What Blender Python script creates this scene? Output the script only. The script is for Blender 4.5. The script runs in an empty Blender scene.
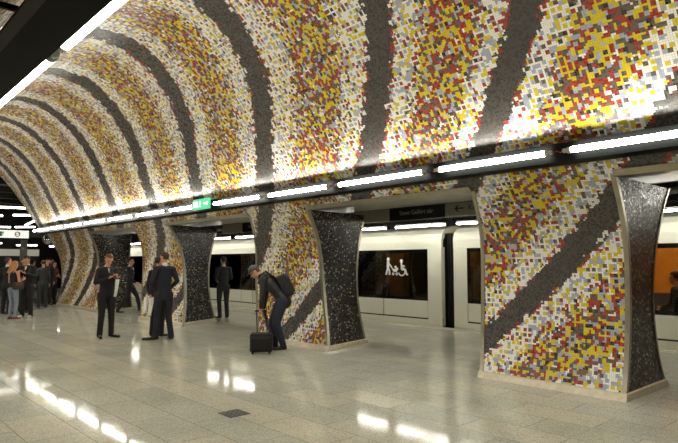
import bpy, bmesh, math, random
from mathutils import Vector, Matrix
random.seed(7)
SC = bpy.context.scene
COL = SC.collection
PI = math.pi

# ---------------------------------------------------------------- camera, world, exposure
F_PX = 565.0
YAW = math.radians(42.763)
PITCH = math.radians(4.302)
cam_d = bpy.data.cameras.new('camera')
cam = bpy.data.objects.new('camera', cam_d)
COL.objects.link(cam)
cam_d.sensor_fit = 'HORIZONTAL'
cam_d.sensor_width = 36.0
cam_d.lens = 36.0 * F_PX / 678.0
cam_d.clip_start = 0.02
cam_d.clip_end = 200
cam.location = (0, 0, 1.6)
cam.rotation_euler = (PI / 2 + PITCH, 0, -YAW)
SC.camera = cam

world = bpy.data.worlds.new('world')
SC.world = world
world.use_nodes = True
world.node_tree.nodes['Background'].inputs[0].default_value = (0.9, 1.0, 0.95, 1)
world.node_tree.nodes['Background'].inputs[1].default_value = 0.03
SC.view_settings.view_transform = 'Standard'
SC.view_settings.look = 'None'
SC.view_settings.gamma = 1.0
SC.view_settings.use_curve_mapping = False
SC.view_settings.exposure = 0.38
TUBE_E = 36.0         # brightness of the hall's fluorescent tubes
PLAT_E = 38.0         # platform tubes

# ---------------------------------------------------------------- materials
def lin(c):
    return tuple(((v / 255) / 12.92 if v / 255 <= 0.04045 else (((v / 255) + 0.055) / 1.055) ** 2.4) for v in c)

class NT:
    """tiny helper to write node graphs"""
    def __init__(s, name):
        s.m = bpy.data.materials.new(name)
        s.m.use_nodes = True
        s.t = s.m.node_tree
        s.b = s.t.nodes['Principled BSDF']
    def n(s, typ, **kw):
        nd = s.t.nodes.new(typ)
        for k, v in kw.items():
            setattr(nd, k, v)
        return nd
    def l(s, a, b):
        s.t.links.new(a, b)
    def put(s, sock, v):
        if isinstance(v, bpy.types.NodeSocket):
            s.l(v, sock)
        elif v is not None:
            if isinstance(v, (tuple, list)) and len(v) == 3 and sock.type == 'RGBA':
                v = (*v, 1)
            sock.default_value = v
    def math(s, op, a, b=None, c=None, clamp=False):
        nd = s.n('ShaderNodeMath', operation=op)
        nd.use_clamp = clamp
        s.put(nd.inputs[0], a)
        if b is not None: s.put(nd.inputs[1], b)
        if c is not None: s.put(nd.inputs[2], c)
        return nd.outputs[0]
    def mix(s, f, a, b):
        nd = s.n('ShaderNodeMix', data_type='RGBA')
        s.put(nd.inputs[0], f); s.put(nd.inputs[6], a); s.put(nd.inputs[7], b)
        return nd.outputs[2]
    def ramp(s, f, stops, interp='CONSTANT'):
        nd = s.n('ShaderNodeValToRGB')
        cr = nd.color_ramp
        cr.interpolation = interp
        while len(cr.elements) < len(stops):
            cr.elements.new(0.5)
        for e, (p, c) in zip(cr.elements, stops):
            e.position = p; e.color = (*c, 1)
        s.put(nd.inputs[0], f)
        return nd.outputs[0]
    def comb(s, x, y, z=0.0):
        nd = s.n('ShaderNodeCombineXYZ')
        s.put(nd.inputs[0], x); s.put(nd.inputs[1], y); s.put(nd.inputs[2], z)
        return nd.outputs[0]
    def sep(s, v):
        nd = s.n('ShaderNodeSeparateXYZ')
        s.put(nd.inputs[0], v)
        return nd.outputs

MATS = {}
def mat(name, rgb, rough=0.5, metal=0.0, spec=0.5, noise=0.0, nscale=20.0, bump=0.0, bscale=60.0, emit=None, es=0.0, coat=0.0):
    if name in MATS: return MATS[name]
    k = NT(name)
    c = lin(rgb)
    k.b.inputs['Base Color'].default_value = (*c, 1)
    k.b.inputs['Roughness'].default_value = rough
    k.b.inputs['Metallic'].default_value = metal
    k.b.inputs['Specular IOR Level'].default_value = spec
    k.b.inputs['Coat Weight'].default_value = coat
    tc = k.n('ShaderNodeTexCoord')
    nz = k.n('ShaderNodeTexNoise'); nz.inputs['Scale'].default_value = nscale; nz.inputs['Detail'].default_value = 4
    k.l(tc.outputs['Object'], nz.inputs['Vector'])
    a = tuple(v * (1 - noise) for v in c); b = tuple(min(1, v * (1 + noise)) for v in c)
    k.l(k.ramp(nz.outputs['Fac'], [(0.3, a), (0.7, b)], 'LINEAR'), k.b.inputs['Base Color'])
    if bump:
        nb = k.n('ShaderNodeTexNoise'); nb.inputs['Scale'].default_value = bscale
        k.l(tc.outputs['Object'], nb.inputs['Vector'])
        bp = k.n('ShaderNodeBump'); bp.inputs['Strength'].default_value = bump; bp.inputs['Distance'].default_value = 0.01
        k.l(nb.outputs['Fac'], bp.inputs['Height']); k.l(bp.outputs[0], k.b.inputs['Normal'])
    if emit:
        k.b.inputs['Emission Color'].default_value = (*lin(emit), 1)
        k.b.inputs['Emission Strength'].default_value = es
    MATS[name] = k.m
    return k.m

PROF = [(7.0, 0.0), (7.07, .2), (7.13, .5), (7.16, .85), (7.16, 1.15), (7.14, 1.45), (7.09, 1.75), (7.0, 2.02), (6.86, 2.27),
        (6.67, 2.53), (6.5, 2.72), (6.33, 2.91), (6.08, 3.25), (5.8, 3.66), (5.53, 4.05), (5.25, 4.43), (4.97, 4.76),
        (4.65, 5.07), (4.3, 5.34), (3.92, 5.53), (3.49, 5.6)]
CX = 3.49
ARC = [0.0]
for i_ in range(1, len(PROF)):
    ARC.append(ARC[-1] + math.dist(PROF[i_], PROF[i_ - 1]))
SMAX = ARC[-1]
def at_z(z):
    for i in range(1, len(PROF)):
        if PROF[i][1] >= z:
            t = (z - PROF[i-1][1]) / (PROF[i][1] - PROF[i-1][1])
            return PROF[i-1][0] + t * (PROF[i][0] - PROF[i-1][0]), ARC[i-1] + t * (ARC[i] - ARC[i-1])
    return PROF[-1][0], SMAX

def mosaic_material():
    """UV = metres: u along the hall, v arc length up the curved wall"""
    k = NT('striped_glass_mosaic')
    tc = k.n('ShaderNodeTexCoord')
    uv = k.sep(tc.outputs['UV'])
    T = 0.0235
    def snap(s):
        return k.math('MULTIPLY', k.math('ADD', k.math('FLOOR', k.math('DIVIDE', s, T)), 0.5), T)
    su, sv = snap(uv[0]), snap(uv[1])
    tile = k.comb(su, sv)
    # irregular clumps of tiles
    vor = k.n('ShaderNodeTexVoronoi', voronoi_dimensions='2D', feature='F1', distance='CHEBYCHEV')
    vor.inputs['Scale'].default_value = 1 / 0.064
    vor.inputs['Randomness'].default_value = 0.42
    k.l(tile, vor.inputs['Vector'])
    vc = k.sep(vor.outputs['Color'])
    vo2 = k.n('ShaderNodeTexVoronoi', voronoi_dimensions='2D', feature='F1', distance='CHEBYCHEV')
    vo2.inputs['Scale'].default_value = 1 / 0.064
    vo2.inputs['Randomness'].default_value = 0.6
    k.l(k.comb(k.math('ADD', su, 5.035), k.math('ADD', sv, 3.04)), vo2.inputs['Vector'])
    v2 = k.sep(vo2.outputs['Color'])
    wn = k.n('ShaderNodeTexWhiteNoise', noise_dimensions='2D'); k.l(tile, wn.inputs['Vector'])
    wc = k.sep(wn.outputs['Color'])
    # stripe phase: stripes slant on the lower wall and turn square to the hall near the crown
    cur = k.n('ShaderNodeFloatCurve')
    pts = [(0, 0), (3.3, 3.3), (4.4, 4.05), (5.2, 4.5), (6.0, 4.72), (6.8, 4.76), (SMAX, 4.72)]
    c = cur.mapping.curves[0]
    while len(c.points) < len(pts): c.points.new(0.5, 0.5)
    for p, (a, b) in zip(c.points, pts):
        p.location = (a / 7.5, b / 7.5); p.handle_type = 'AUTO'
    c.points[0].handle_type = 'VECTOR'
    cur.mapping.update()
    k.l(k.math('DIVIDE', sv, 7.5), cur.inputs['Value'])
    g = k.math('MULTIPLY', cur.outputs['Value'], 7.5)
    ex = k.math('MAXIMUM', k.math('SUBTRACT', g, 3.3), 0.0)
    hy = k.math('MINIMUM', k.math('MAXIMUM', k.math('SUBTRACT', 1.05, k.math('MULTIPLY', k.math('SUBTRACT', su, 10.5), 0.1)), 0.72), 1.13)
    cc = k.math('ADD', su, k.math('ADD', k.math('MINIMUM', g, 3.3), k.math('MULTIPLY', ex, hy)))
    oc_ = k.n('ShaderNodeFloatCurve')
    op = [(0, .5), (2.5, .5), (4.95, .7), (7.38, .5), (9.81, .15), (12.24, .45), (14.67, .55), (17.1, .37), (20, .4), (30, .4)]
    c = oc_.mapping.curves[0]
    while len(c.points) < len(op): c.points.new(0.5, 0.5)
    for p, (a, b) in zip(c.points, op):
        p.location = (a / 30, b); p.handle_type = 'AUTO'
    oc_.mapping.update()
    k.l(k.math('DIVIDE', cc, 30.0), oc_.inputs['Value'])
    off = k.math('SUBTRACT', oc_.outputs['Value'], 0.5)
    cc = k.math('SUBTRACT', cc, off)
    ph = k.math('DIVIDE', k.math('ADD', cc, 40 * 2.43 - 4.95), 2.43)
    fr = k.math('FRACT', k.math('ADD', ph, 0.5))
    d = k.math('ABSOLUTE', k.math('SUBTRACT', fr, 0.5))          # 0 at dark centre, .5 at mid-way
    # clump centre jitter so that edges are ragged
    dj = k.math('ADD', d, k.math('MULTIPLY', k.math('SUBTRACT', vc[2], 0.5), 0.045))
    WHITE, GREY, YEL, RED, BRN, BLK = lin((240, 238, 230)), lin((166, 173, 190)), lin((216, 194, 26)), lin((158, 50, 34)), lin((98, 86, 78)), lin((46, 40, 38))
    pale = k.ramp(vc[0], [(0, YEL), (.32, GREY), (.62, WHITE), (.80, RED), (.92, BRN)])
    rich = k.ramp(vc[0], [(0, YEL), (.22, RED), (.50, BRN), (.74, BLK), (.86, GREY)])
    fac = k.math('GREATER_THAN', dj, k.math('ADD', 0.205, k.math('MULTIPLY', vc[1], 0.12)))
    blob = k.mix(fac, pale, rich)
    # ground between clumps: white near the dark stripes, yellow / grey half-way
    gpale = k.ramp(v2[1], [(0, WHITE), (.84, GREY)])
    grich = k.ramp(v2[0], [(0, YEL), (.38, WHITE), (.46, GREY), (.60, RED), (.80, BRN)])
    fac2 = k.math('GREATER_THAN', dj, k.math('ADD', 0.24, k.math('MULTIPLY', v2[2], 0.11)))
    ground = k.mix(fac2, gpale, grich)
    isg = k.math('GREATER_THAN', vor.outputs['Distance'], 0.37)
    col = k.mix(isg, blob, ground)
    # dark stripe with red flecks at its edge
    darkc = k.ramp(wc[1], [(0, lin((62, 59, 56))), (.5, lin((67, 63, 60))), (.88, lin((76, 72, 68)))])
    redfl = k.math('GREATER_THAN', vc[1], 0.62)
    edge = k.mix(redfl, k.mix(k.math('GREATER_THAN', vc[0], 0.55), darkc, WHITE), RED)
    lower = k.math('LESS_THAN', sv, 3.0)
    wd = k.math('ADD', 0.092, k.math('MULTIPLY', lower, 0.0))
    dedge = k.math('LESS_THAN', dj, k.math('ADD', wd, 0.022))
    dcore = k.math('LESS_THAN', dj, wd)
    # a red clump now and then within the stripe's rim
    col = k.mix(dedge, col, edge)
    col = k.mix(dcore, col, darkc)
    # joints
    def joint(s):
        f = k.math('FRACT', k.math('DIVIDE', s, T))
        return k.math('GREATER_THAN', k.math('ABSOLUTE', k.math('SUBTRACT', f, 0.5)), 0.455)
    j = k.math('MAXIMUM', joint(uv[0]), joint(uv[1]))
    col = k.mix(k.math('MULTIPLY', j, 0.6), col, lin((110, 106, 100)))
    k.l(col, k.b.inputs['Base Color'])
    k.put(k.b.inputs['Roughness'], k.math('ADD', 0.2, k.math('MULTIPLY', wc[2], 0.2)))
    # each glass tile sits at a slightly different tilt
    geo = k.n('ShaderNodeNewGeometry')
    vm = k.n('ShaderNodeVectorMath', operation='SUBTRACT'); k.l(wn.outputs['Color'], vm.inputs[0]); vm.inputs[1].default_value = (.5, .5, .5)
    vs = k.n('ShaderNodeVectorMath', operation='SCALE'); k.l(vm.outputs[0], vs.inputs[0]); vs.inputs['Scale'].default_value = 0.13
    va = k.n('ShaderNodeVectorMath', operation='ADD'); k.l(geo.outputs['Normal'], va.inputs[0]); k.l(vs.outputs[0], va.inputs[1])
    vn = k.n('ShaderNodeVectorMath', operation='NORMALIZE'); k.l(va.outputs[0], vn.inputs[0])
    k.l(vn.outputs[0], k.b.inputs['Normal'])
    return k.m

def speckle_material():
    k = NT('dark_speckled_mosaic')
    tc = k.n('ShaderNodeTexCoord')
    uv = k.sep(tc.outputs['UV'])
    T = 0.026
    snap = lambda s: k.math('FLOOR', k.math('DIVIDE', s, T))
    tile = k.comb(snap(uv[0]), snap(uv[1]))
    wn = k.n('ShaderNodeTexWhiteNoise', noise_dimensions='2D'); k.l(tile, wn.inputs['Vector'])
    wc = k.sep(wn.outputs['Color'])
    base = k.ramp(wc[0], [(0, lin((22, 20, 20))), (.3, lin((34, 31, 31))), (.6, lin((46, 42, 42))), (.84, lin((60, 56, 54))), (.92, lin((130, 126, 118))),
                          (.955, lin((196, 190, 172))), (.985, lin((180, 160, 60)))])
    def joint(s):
        f = k.math('FRACT', k.math('DIVIDE', s, T))
        return k.math('GREATER_THAN', k.math('ABSOLUTE', k.math('SUBTRACT', f, 0.5)), 0.43)
    j = k.math('MAXIMUM', joint(uv[0]), joint(uv[1]))
    col = k.mix(k.math('MULTIPLY', j, 0.7), base, lin((30, 28, 27)))
    k.l(col, k.b.inputs['Base Color'])
    k.put(k.b.inputs['Roughness'], k.math('ADD', 0.22, k.math('MULTIPLY', wc[1], 0.3)))
    geo = k.n('ShaderNodeNewGeometry')
    vm = k.n('ShaderNodeVectorMath', operation='SUBTRACT'); k.l(wn.outputs['Color'], vm.inputs[0]); vm.inputs[1].default_value = (.5, .5, .5)
    vs = k.n('ShaderNodeVectorMath', operation='SCALE'); k.l(vm.outputs[0], vs.inputs[0]); vs.inputs['Scale'].default_value = 0.14
    va = k.n('ShaderNodeVectorMath', operation='ADD'); k.l(geo.outputs['Normal'], va.inputs[0]); k.l(vs.outputs[0], va.inputs[1])
    vn = k.n('ShaderNodeVectorMath', operation='NORMALIZE'); k.l(va.outputs[0], vn.inputs[0])
    k.l(vn.outputs[0], k.b.inputs['Normal'])
    return k.m

def floor_material():
    k = NT('polished_granite_tiles')
    tc = k.n('ShaderNodeTexCoord')
    o = k.sep(tc.outputs['Object'])
    RW, TL = 0.465, 0.93
    r = k.math('DIVIDE', k.math('SUBTRACT', o[0], 0.085), RW)
    row = k.math('FLOOR', r)
    off = k.math('MULTIPLY', k.math('MODULO', k.math('ADD', row, 100.0), 2.0), 0.5)
    c = k.math('ADD', k.math('DIVIDE', k.math('SUBTRACT', o[1], 4.33), TL), off)
    colm = k.math('FLOOR', c)
    wn = k.n('ShaderNodeTexWhiteNoise', noise_dimensions='2D'); k.l(k.comb(row, colm), wn.inputs['Vector'])
    wc = k.sep(wn.outputs['Color'])
    base = k.ramp(wc[0], [(0, lin((199, 200, 188))), (.5, lin((205, 205, 192))), (1, lin((216, 212, 195)))], 'LINEAR')
    strip = k.math('MULTIPLY', k.math('GREATER_THAN', o[0], 3.34), k.math('LESS_THAN', o[0], 3.805))
    base = k.mix(k.math('MULTIPLY', strip, 0.6), base, lin((228, 222, 203)))
    # granite grain
    g1 = k.n('ShaderNodeTexVoronoi', voronoi_dimensions='2D'); g1.inputs['Scale'].default_value = 120; k.l(tc.outputs['Object'], g1.inputs['Vector'])
    gs = k.sep(g1.outputs['Color'])
    grain = k.ramp(gs[0], [(0, (.6, .6, .6)), (.22, (.88, .88, .88)), (.6, (1, 1, 1)), (.85, (1.0, 1.0, .97))])
    n2 = k.n('ShaderNodeTexNoise'); n2.inputs['Scale'].default_value = 1.3; n2.inputs['Detail'].default_value = 6; k.l(tc.outputs['Object'], n2.inputs['Vector'])
    dirt = k.ramp(n2.outputs['Fac'], [(0.35, (.88, .88, .87)), (0.65, (1, 1, 1))], 'LINEAR')
    def mul(a, b):
        nd = k.n('ShaderNodeMix', data_type='RGBA', blend_type='MULTIPLY'); nd.inputs[0].default_value = 1
        k.l(a, nd.inputs[6]); k.l(b, nd.inputs[7]); return nd.outputs[2]
    col = mul(mul(base, grain), dirt)
    jr = k.math('LESS_THAN', k.math('ABSOLUTE', k.math('SUBTRACT', k.math('FRACT', k.math('ADD', r, 0.5)), 0.5)), 0.004 / RW)
    jc = k.math('LESS_THAN', k.math('ABSOLUTE', k.math('SUBTRACT', k.math('FRACT', k.math('ADD', c, 0.5)), 0.5)), 0.004 / TL)
    j = k.math('MAXIMUM', jr, jc)
    col = k.mix(k.math('MULTIPLY', j, 0.6), col, lin((92, 88, 78)))
    k.l(col, k.b.inputs['Base Color'])
    n3 = k.n('ShaderNodeTexNoise'); n3.inputs['Scale'].default_value = 2.2; n3.inputs['Detail'].default_value = 5; k.l(tc.outputs['Object'], n3.inputs['Vector'])
    k.put(k.b.inputs['Roughness'], k.math('ADD', k.math('ADD', 0.0, k.math('MULTIPLY', n3.outputs['Fac'], 0.10)), k.math('MULTIPLY', wc[1], 0.05)))
    k.b.inputs['Specular IOR Level'].default_value = 0.4
    k.b.inputs['IOR'].default_value = 1.22
    bp = k.n('ShaderNodeBump'); bp.inputs['Strength'].default_value = 0.05; bp.inputs['Distance'].default_value = 0.002
    k.l(n3.outputs['Fac'], bp.inputs['Height']); k.l(bp.outputs[0], k.b.inputs['Normal'])
    return k.m

def glass_material(name, tint, clear):
    k = NT(name)
    out = k.t.nodes['Material Output']
    tr = k.n('ShaderNodeBsdfTransparent'); tr.inputs[0].default_value = (*tint, 1)
    gl = k.n('ShaderNodeBsdfGlossy'); gl.inputs['Roughness'].default_value = 0.02; gl.inputs[0].default_value = (.9, .95, .95, 1)
    fr = k.n('ShaderNodeFresnel'); fr.inputs[0].default_value = 1.45
    mx = k.n('ShaderNodeMixShader')
    k.l(fr.outputs[0], mx.inputs[0]); k.l(tr.outputs[0], mx.inputs[1]); k.l(gl.outputs[0], mx.inputs[2])
    k.l(mx.outputs[0], out.inputs[0])
    return k.m

M_MOS = mosaic_material()
M_SPK = speckle_material()
M_FLR = floor_material()
M_STEEL = mat('brushed_steel', (168, 160, 142), 0.34, 0.85, noise=0.12, nscale=8)
M_SOFF = mat('soffit_steel', (172, 168, 154), 0.38, 0.7, noise=0.1, nscale=3)
M_PLINTH = mat('pale_plinth_steel', (205, 196, 176), 0.35, 0.4, noise=0.12, nscale=14)
M_RAIL = mat('black_lamp_rail', (5, 7, 7), 0.5, 0.0, spec=.05, noise=.1)
M_DARK = mat('dark_ceiling_paint', (34, 33, 32), 0.6, noise=.2, nscale=3)
M_DARKW = mat('dark_hall_wall', (44, 40, 37), 0.5, noise=.3, nscale=2)
M_BLACK = mat('black_plastic', (16, 16, 17), 0.4)
M_TUBE = mat('fluorescent_glow', (250, 252, 248), 0.4, emit=(255, 252, 238), es=TUBE_E)
M_TUBEP = mat('platform_glow', (250, 252, 248), 0.4, emit=(255, 252, 240), es=PLAT_E)
M_CAP = mat('lamp_end_cap', (190, 195, 190), 0.25, 0.6)
M_WIRE = mat('red_wire', (170, 60, 40), 0.5)

# ---------------------------------------------------------------- mesh helpers
def link(name, me, m=None, parent=None, smooth=False):
    o = bpy.data.objects.new(name, me)
    COL.objects.link(o)
    if m is not None:
        me.materials.append(m)
    if parent is not None:
        o.parent = parent
    if smooth:
        for p in me.polygons: p.use_smooth = True
    return o
def obj(name, bm, m, parent=None, smooth=False):
    me = bpy.data.meshes.new(name)
    bm.normal_update()
    bm.to_mesh(me); bm.free()
    return link(name, me, m, parent, smooth)
def tag(o, label=None, cat=None, group=None, kind=None):
    if label: o['label'] = label
    if cat: o['category'] = cat
    if group: o['group'] = group
    if kind: o['kind'] = kind
    return o
def thing(name, label, cat, loc=(0, 0, 0), rz=0, group=None):
    o = bpy.data.objects.new(name, None)
    COL.objects.link(o)
    o.location = loc; o.rotation_euler = (0, 0, rz)
    o.empty_display_size = 0.1
    return tag(o, label, cat, group)
def box(bm, x0, x1, y0, y1, z0, z1, bevel=0.0, M=None):
    vs = [bm.verts.new((x, y, z)) for x in (x0, x1) for y in (y0, y1) for z in (z0, z1)]
    fs = [(0, 1, 3, 2), (4, 6, 7, 5), (0, 4, 5, 1), (2, 3, 7, 6), (0, 2, 6, 4), (1, 5, 7, 3)]
    F = [bm.faces.new([vs[i] for i in f]) for f in fs]
    if bevel:
        es = list({e for f in F for e in f.edges})
        r = bmesh.ops.bevel(bm, geom=es, offset=bevel, segments=2, affect='EDGES', profile=0.6)
        vs = list({v for f in r['faces'] for v in f.verts} | {v for v in vs if v.is_valid})
    if M is not None:
        bmesh.ops.transform(bm, matrix=M, verts=[v for v in vs if v.is_valid])
    return vs
def tube(bm, pts, r, seg=10, cap=True):
    """swept round tube; r may be a list"""
    pts = [Vector(p) for p in pts]
    rs = r if isinstance(r, (list, tuple)) else [r] * len(pts)
    rings = []
    up = Vector((0, 0, 1))
    for i, p in enumerate(pts):
        d = (pts[min(i + 1, len(pts) - 1)] - pts[max(i - 1, 0)]).normalized()
        a = d.cross(up)
        if a.length < 1e-3: a = d.cross(Vector((0, 1, 0)))
        a.normalize(); b = d.cross(a)
        rings.append([bm.verts.new(p + (a * math.cos(t) + b * math.sin(t)) * rs[i]) for t in [2 * PI * q / seg for q in range(seg)]])
    for A, B in zip(rings, rings[1:]):
        for q in range(seg):
            bm.faces.new((A[q], A[(q + 1) % seg], B[(q + 1) % seg], B[q]))
    if cap:
        bm.faces.new(list(reversed(rings[0]))); bm.faces.new(rings[-1])
def extrude_poly(bm, poly, axis, a, b):
    """prism from a 2D outline; axis 'y': poly is (x,z)"""
    def P(u, v, w):
        return (u, w, v) if axis == 'y' else ((w, u, v) if axis == 'x' else (u, v, w))
    A = [bm.verts.new(P(u, v, a)) for u, v in poly]; B = [bm.verts.new(P(u, v, b)) for u, v in poly]
    n = len(poly)
    for i in range(n):
        bm.faces.new((A[i], A[(i + 1) % n], B[(i + 1) % n], B[i]))
    bm.faces.new(A[::-1]); bm.faces.new(B)
    bmesh.ops.recalc_face_normals(bm, faces=bm.faces[:])

# ---------------------------------------------------------------- the setting
bm = bmesh.new()
box(bm, -9, 11.72, -9, 48, -0.1, 0.0)
o = obj('floor', bm, M_FLR); tag(o, kind='structure')
bm = bmesh.new()
box(bm, 11.4, 11.5, -9, 48, 0.0, 0.004)
o = obj('trim_1', bm, mat('pale_edge_strip', (222, 214, 190), .4)); tag(o, kind='structure')
bm = bmesh.new()
box(bm, 11.55, 11.72, -9, 48, 0.0, 0.012)
o = obj('trim_2', bm, mat('light_platform_edge', (214, 208, 190), .35, noise=.1)); tag(o, kind='structure')

Y_END = 23.8
Z_TOP = 2.60
SX, SS = at_z(Z_TOP)
# pillars: (y near: base, waist, top), (y far: base, waist, top)
PIL = [((-2.9, -2.85, -2.95), (-0.6, -0.62, -0.75)),
       ((2.67, 2.63, 2.54), (4.62, 4.66, 4.44)),
       ((7.87, 8.2, 8.0), (10.1, 10.42, 9.9)),
       ((13.5, 13.73, 13.6), (16.1, 16.3, 15.6)),
       ((19.3, 19.85, 19.3), (23.8, 23.8, 23.8))]
def quad3(b, w, t, z):
    """smooth curve through base, waist (z 1.3) and top"""
    z1, z2 = 1.3, Z_TOP
    return (b * (z - z1) * (z - z2) / ((0 - z1) * (0 - z2)) + w * z * (z - z2) / (z1 * (z1 - z2)) + t * z * (z - z1) / (z2 * (z2 - z1)))
def back_x(z): return quad3(8.33, 8.03, 8.3, z)
NZ = 18
ZS = [Z_TOP * i / NZ for i in range(NZ + 1)]
def grid_uv(bm, rows, mirror=False):
    """rows of (co, uv); makes a quad grid with UVs"""
    uvl = bm.loops.layers.uv.verify()
    V = [[bm.verts.new(((2 * CX - c[0]) if mirror else c[0], c[1], c[2])) for c, _ in r] for r in rows]
    for i in range(len(rows) - 1):
        for j in range(len(rows[0]) - 1):
            idx = [(i, j), (i, j + 1), (i + 1, j + 1), (i + 1, j)]
            if mirror: idx = idx[::-1]
            f = bm.faces.new([V[a][b] for a, b in idx])
            for lp, (a, b) in zip(f.loops, idx):
                lp[uvl].uv = rows[a][b][1]
            f.smooth = True
def face_rows(yn, yf):
    rows = []
    for z in ZS:
        x, s = at_z(z)
        a, b = quad3(*yn, z), quad3(*yf, z)
        rows.append([((x, a + (b - a) * t / 8, z), (a + (b - a) * t / 8, s)) for t in range(9)])
    return rows
REAR = {2.67: (2.65, 2.66, 2.5), 7.87: (8.18, 8.15, 8.18), 13.5: (14.1, 14.0, 14.0), 19.3: (19.75, 19.4, 19.95)}
def rear(yc):
    return REAR.get(yc[0], yc)
def jamb_rows(yc):
    rows = []
    for z in ZS:
        x, s = at_z(z); xb = back_x(z); y = quad3(*yc, z); yb = quad3(*rear(yc), z)
        rows.append([((x + (xb - x) * t / 6, y + (yb - y) * t / 6, z), (x + (xb - x) * t / 6 + 3, s)) for t in range(7)])
    return rows
def back_rows(yn, yf):
    rows = []
    for z in ZS:
        x = back_x(z); s = z
        a, b = quad3(*rear(yn), z), quad3(*yf, z)
        rows.append([((x, a + (b - a) * t / 8, z), (a + (b - a) * t / 8, s)) for t in range(9)])
    return rows

# vault with the strip of mosaic over the openings, one continuous skin
bm = bmesh.new()
prof = [(SX, Z_TOP, SS)] + [(p[0], p[1], ARC[i]) for i, p in enumerate(PROF) if p[1] > Z_TOP + .03]
full = [(x, z, s) for x, z, s in prof] + [(2 * CX - x, z, 2 * SMAX - s) for x, z, s in prof[-2::-1]]
ys = [-4 + (Y_END + 4) * i / 28 for i in range(29)]
rows = []
for x, z, s in full:
    sm = s if s <= SMAX else 2 * SMAX - s
    rows.append([((x, y, z), (y, sm)) for y in ys])
grid_uv(bm, rows)
# outer shell of the end arch, so the vault has thickness
uvl = bm.loops.layers.uv.verify()
outer = [(x + (.35 if x > CX else -.35 if x < CX else 0), z + .35) for x, z, s in full]
outer[0] = (SX + .35, Z_TOP + .12); outer[-1] = (2 * CX - SX - .35, Z_TOP + .12)
o = obj('ceiling', bm, M_MOS, smooth=True); tag(o, kind='structure')
bm = bmesh.new()
A = [bm.verts.new((x, Y_END, z)) for x, z, s in full]; B = [bm.verts.new((x, Y_END, z)) for x, z in outer]
for i in range(len(full) - 1): bm.faces.new((A[i], B[i], B[i + 1], A[i + 1]))
C2 = [bm.verts.new((x, -4, z)) for x, z in outer]
for i in range(len(full) - 1): bm.faces.new((B[i], C2[i], C2[i + 1], B[i + 1]))
o = obj('trim_3', bm, M_DARKW, smooth=False); tag(o, kind='structure')
# the wall at our back, closing the vault
bm = bmesh.new()
box(bm, -9, 16, -9.2, -9, 0, 6)
o = obj('wall_back', bm, M_DARKW); tag(o, kind='structure')

# left arcade, the mirror of the right one (behind the camera)
bm = bmesh.new()
for yn, yf in PIL:
    grid_uv(bm, face_rows(yn, yf), mirror=True)
    grid_uv(bm, back_rows(yn, yf)[::-1], mirror=True)
o = obj('wall_left', bm, M_MOS, smooth=True); tag(o, kind='structure')
bm = bmesh.new()
for yn, yf in PIL:
    grid_uv(bm, jamb_rows(yn)[::-1], mirror=True); grid_uv(bm, jamb_rows(yf), mirror=True)
o = obj('trim_4', bm, M_SPK, smooth=True); tag(o, kind='structure')
# pillar just behind the right edge of the picture belongs to the same wall
bm = bmesh.new()
grid_uv(bm, face_rows(*PIL[0])[::-1]); grid_uv(bm, back_rows(*PIL[0]))
o = obj('wall_right', bm, M_MOS, smooth=True); tag(o, kind='structure')
bm = bmesh.new()
grid_uv(bm, jamb_rows(PIL[0][0])); grid_uv(bm, jamb_rows(PIL[0][1])[::-1])
o = obj('trim_5', bm, M_SPK, smooth=True); tag(o, kind='structure')

# soffits and lintels over the openings, both sides
bm = bmesh.new()
for mx in (False, True):
    f = (lambda x: 2 * CX - x) if mx else (lambda x: x)
    a, b = sorted((f(SX), f(8.32)))
    poly = [(f(SX + .0), Z_TOP + .0), (f(8.32), Z_TOP + .10), (f(8.32), Z_TOP + .16), (f(SX), Z_TOP + .06)]
    extrude_poly(bm, poly, 'y', -4, Y_END)
o = obj('trim_6', bm, M_SOFF); tag(o, kind='structure')
bm = bmesh.new()
box(bm, 8.32, 8.42, -9, Y_END, Z_TOP + .10, 3.3)
box(bm, 2 * CX - 8.42, 2 * CX - 8.32, -9, Y_END, Z_TOP + .10, 3.3)
o = obj('trim_7', bm, M_DARK); tag(o, kind='structure')

# steel edging on opening heads
bm = bmesh.new()
for i in range(len(PIL) - 1):
    ya, yb = PIL[i][1][2], PIL[i + 1][0][2]
    x0, _ = at_z(Z_TOP); x1, _ = at_z(Z_TOP + .07)
    n = 8
    for mx in (0, 1):
        g = (lambda x: 2 * CX - x) if mx else (lambda x: x)
        poly = [(g(x0 - .02), Z_TOP - .012), (g(x0 + .05), Z_TOP - .012), (g(x1 + .03), Z_TOP + .07), (g(x1 - .02), Z_TOP + .055)]
        extrude_poly(bm, poly, 'y', ya, yb)
o = obj('trim_8', bm, M_STEEL); tag(o, kind='structure')

# platform side shell
bm = bmesh.new()
box(bm, 8.42, 17, -9, 40, 3.3, 3.4)
box(bm, -9, 2 * CX - 8.42, -9, Y_END, 3.3, 3.4)
box(bm, -9, 17, Y_END + .02, 48, 5.6, 5.7)
# beams across the far hall ceiling
for y in (26, 29, 32, 35, 38, 42): box(bm, -9, 17, y, y + .35, 5.2, 5.6)
o = obj('ceiling', bm, M_DARK); tag(o, kind='structure')
bm = bmesh.new()
box(bm, 16.8, 17, -9, 48, -1.2, 5.7)
o = obj('wall_tunnel', bm, M_DARKW); tag(o, kind='structure')
bm = bmesh.new()
box(bm, -9, 17, 48, 48.2, -1.2, 5.7)
o = obj('wall_far', bm, M_DARKW); tag(o, kind='structure')
bm = bmesh.new()
box(bm, -9.2, -9, -9, 48, 0, 5.7)
o = obj('wall_west', bm, M_DARKW); tag(o, kind='structure')
bm = bmesh.new()
box(bm, 11.72, 16.8, -9, 48, -1.2, -1.1)
box(bm, 11.68, 11.719, -9, 48, -1.1, -.1)
o = obj('floor', bm, mat('track_bed', (40, 38, 36), .8)); tag(o, kind='structure')

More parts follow.
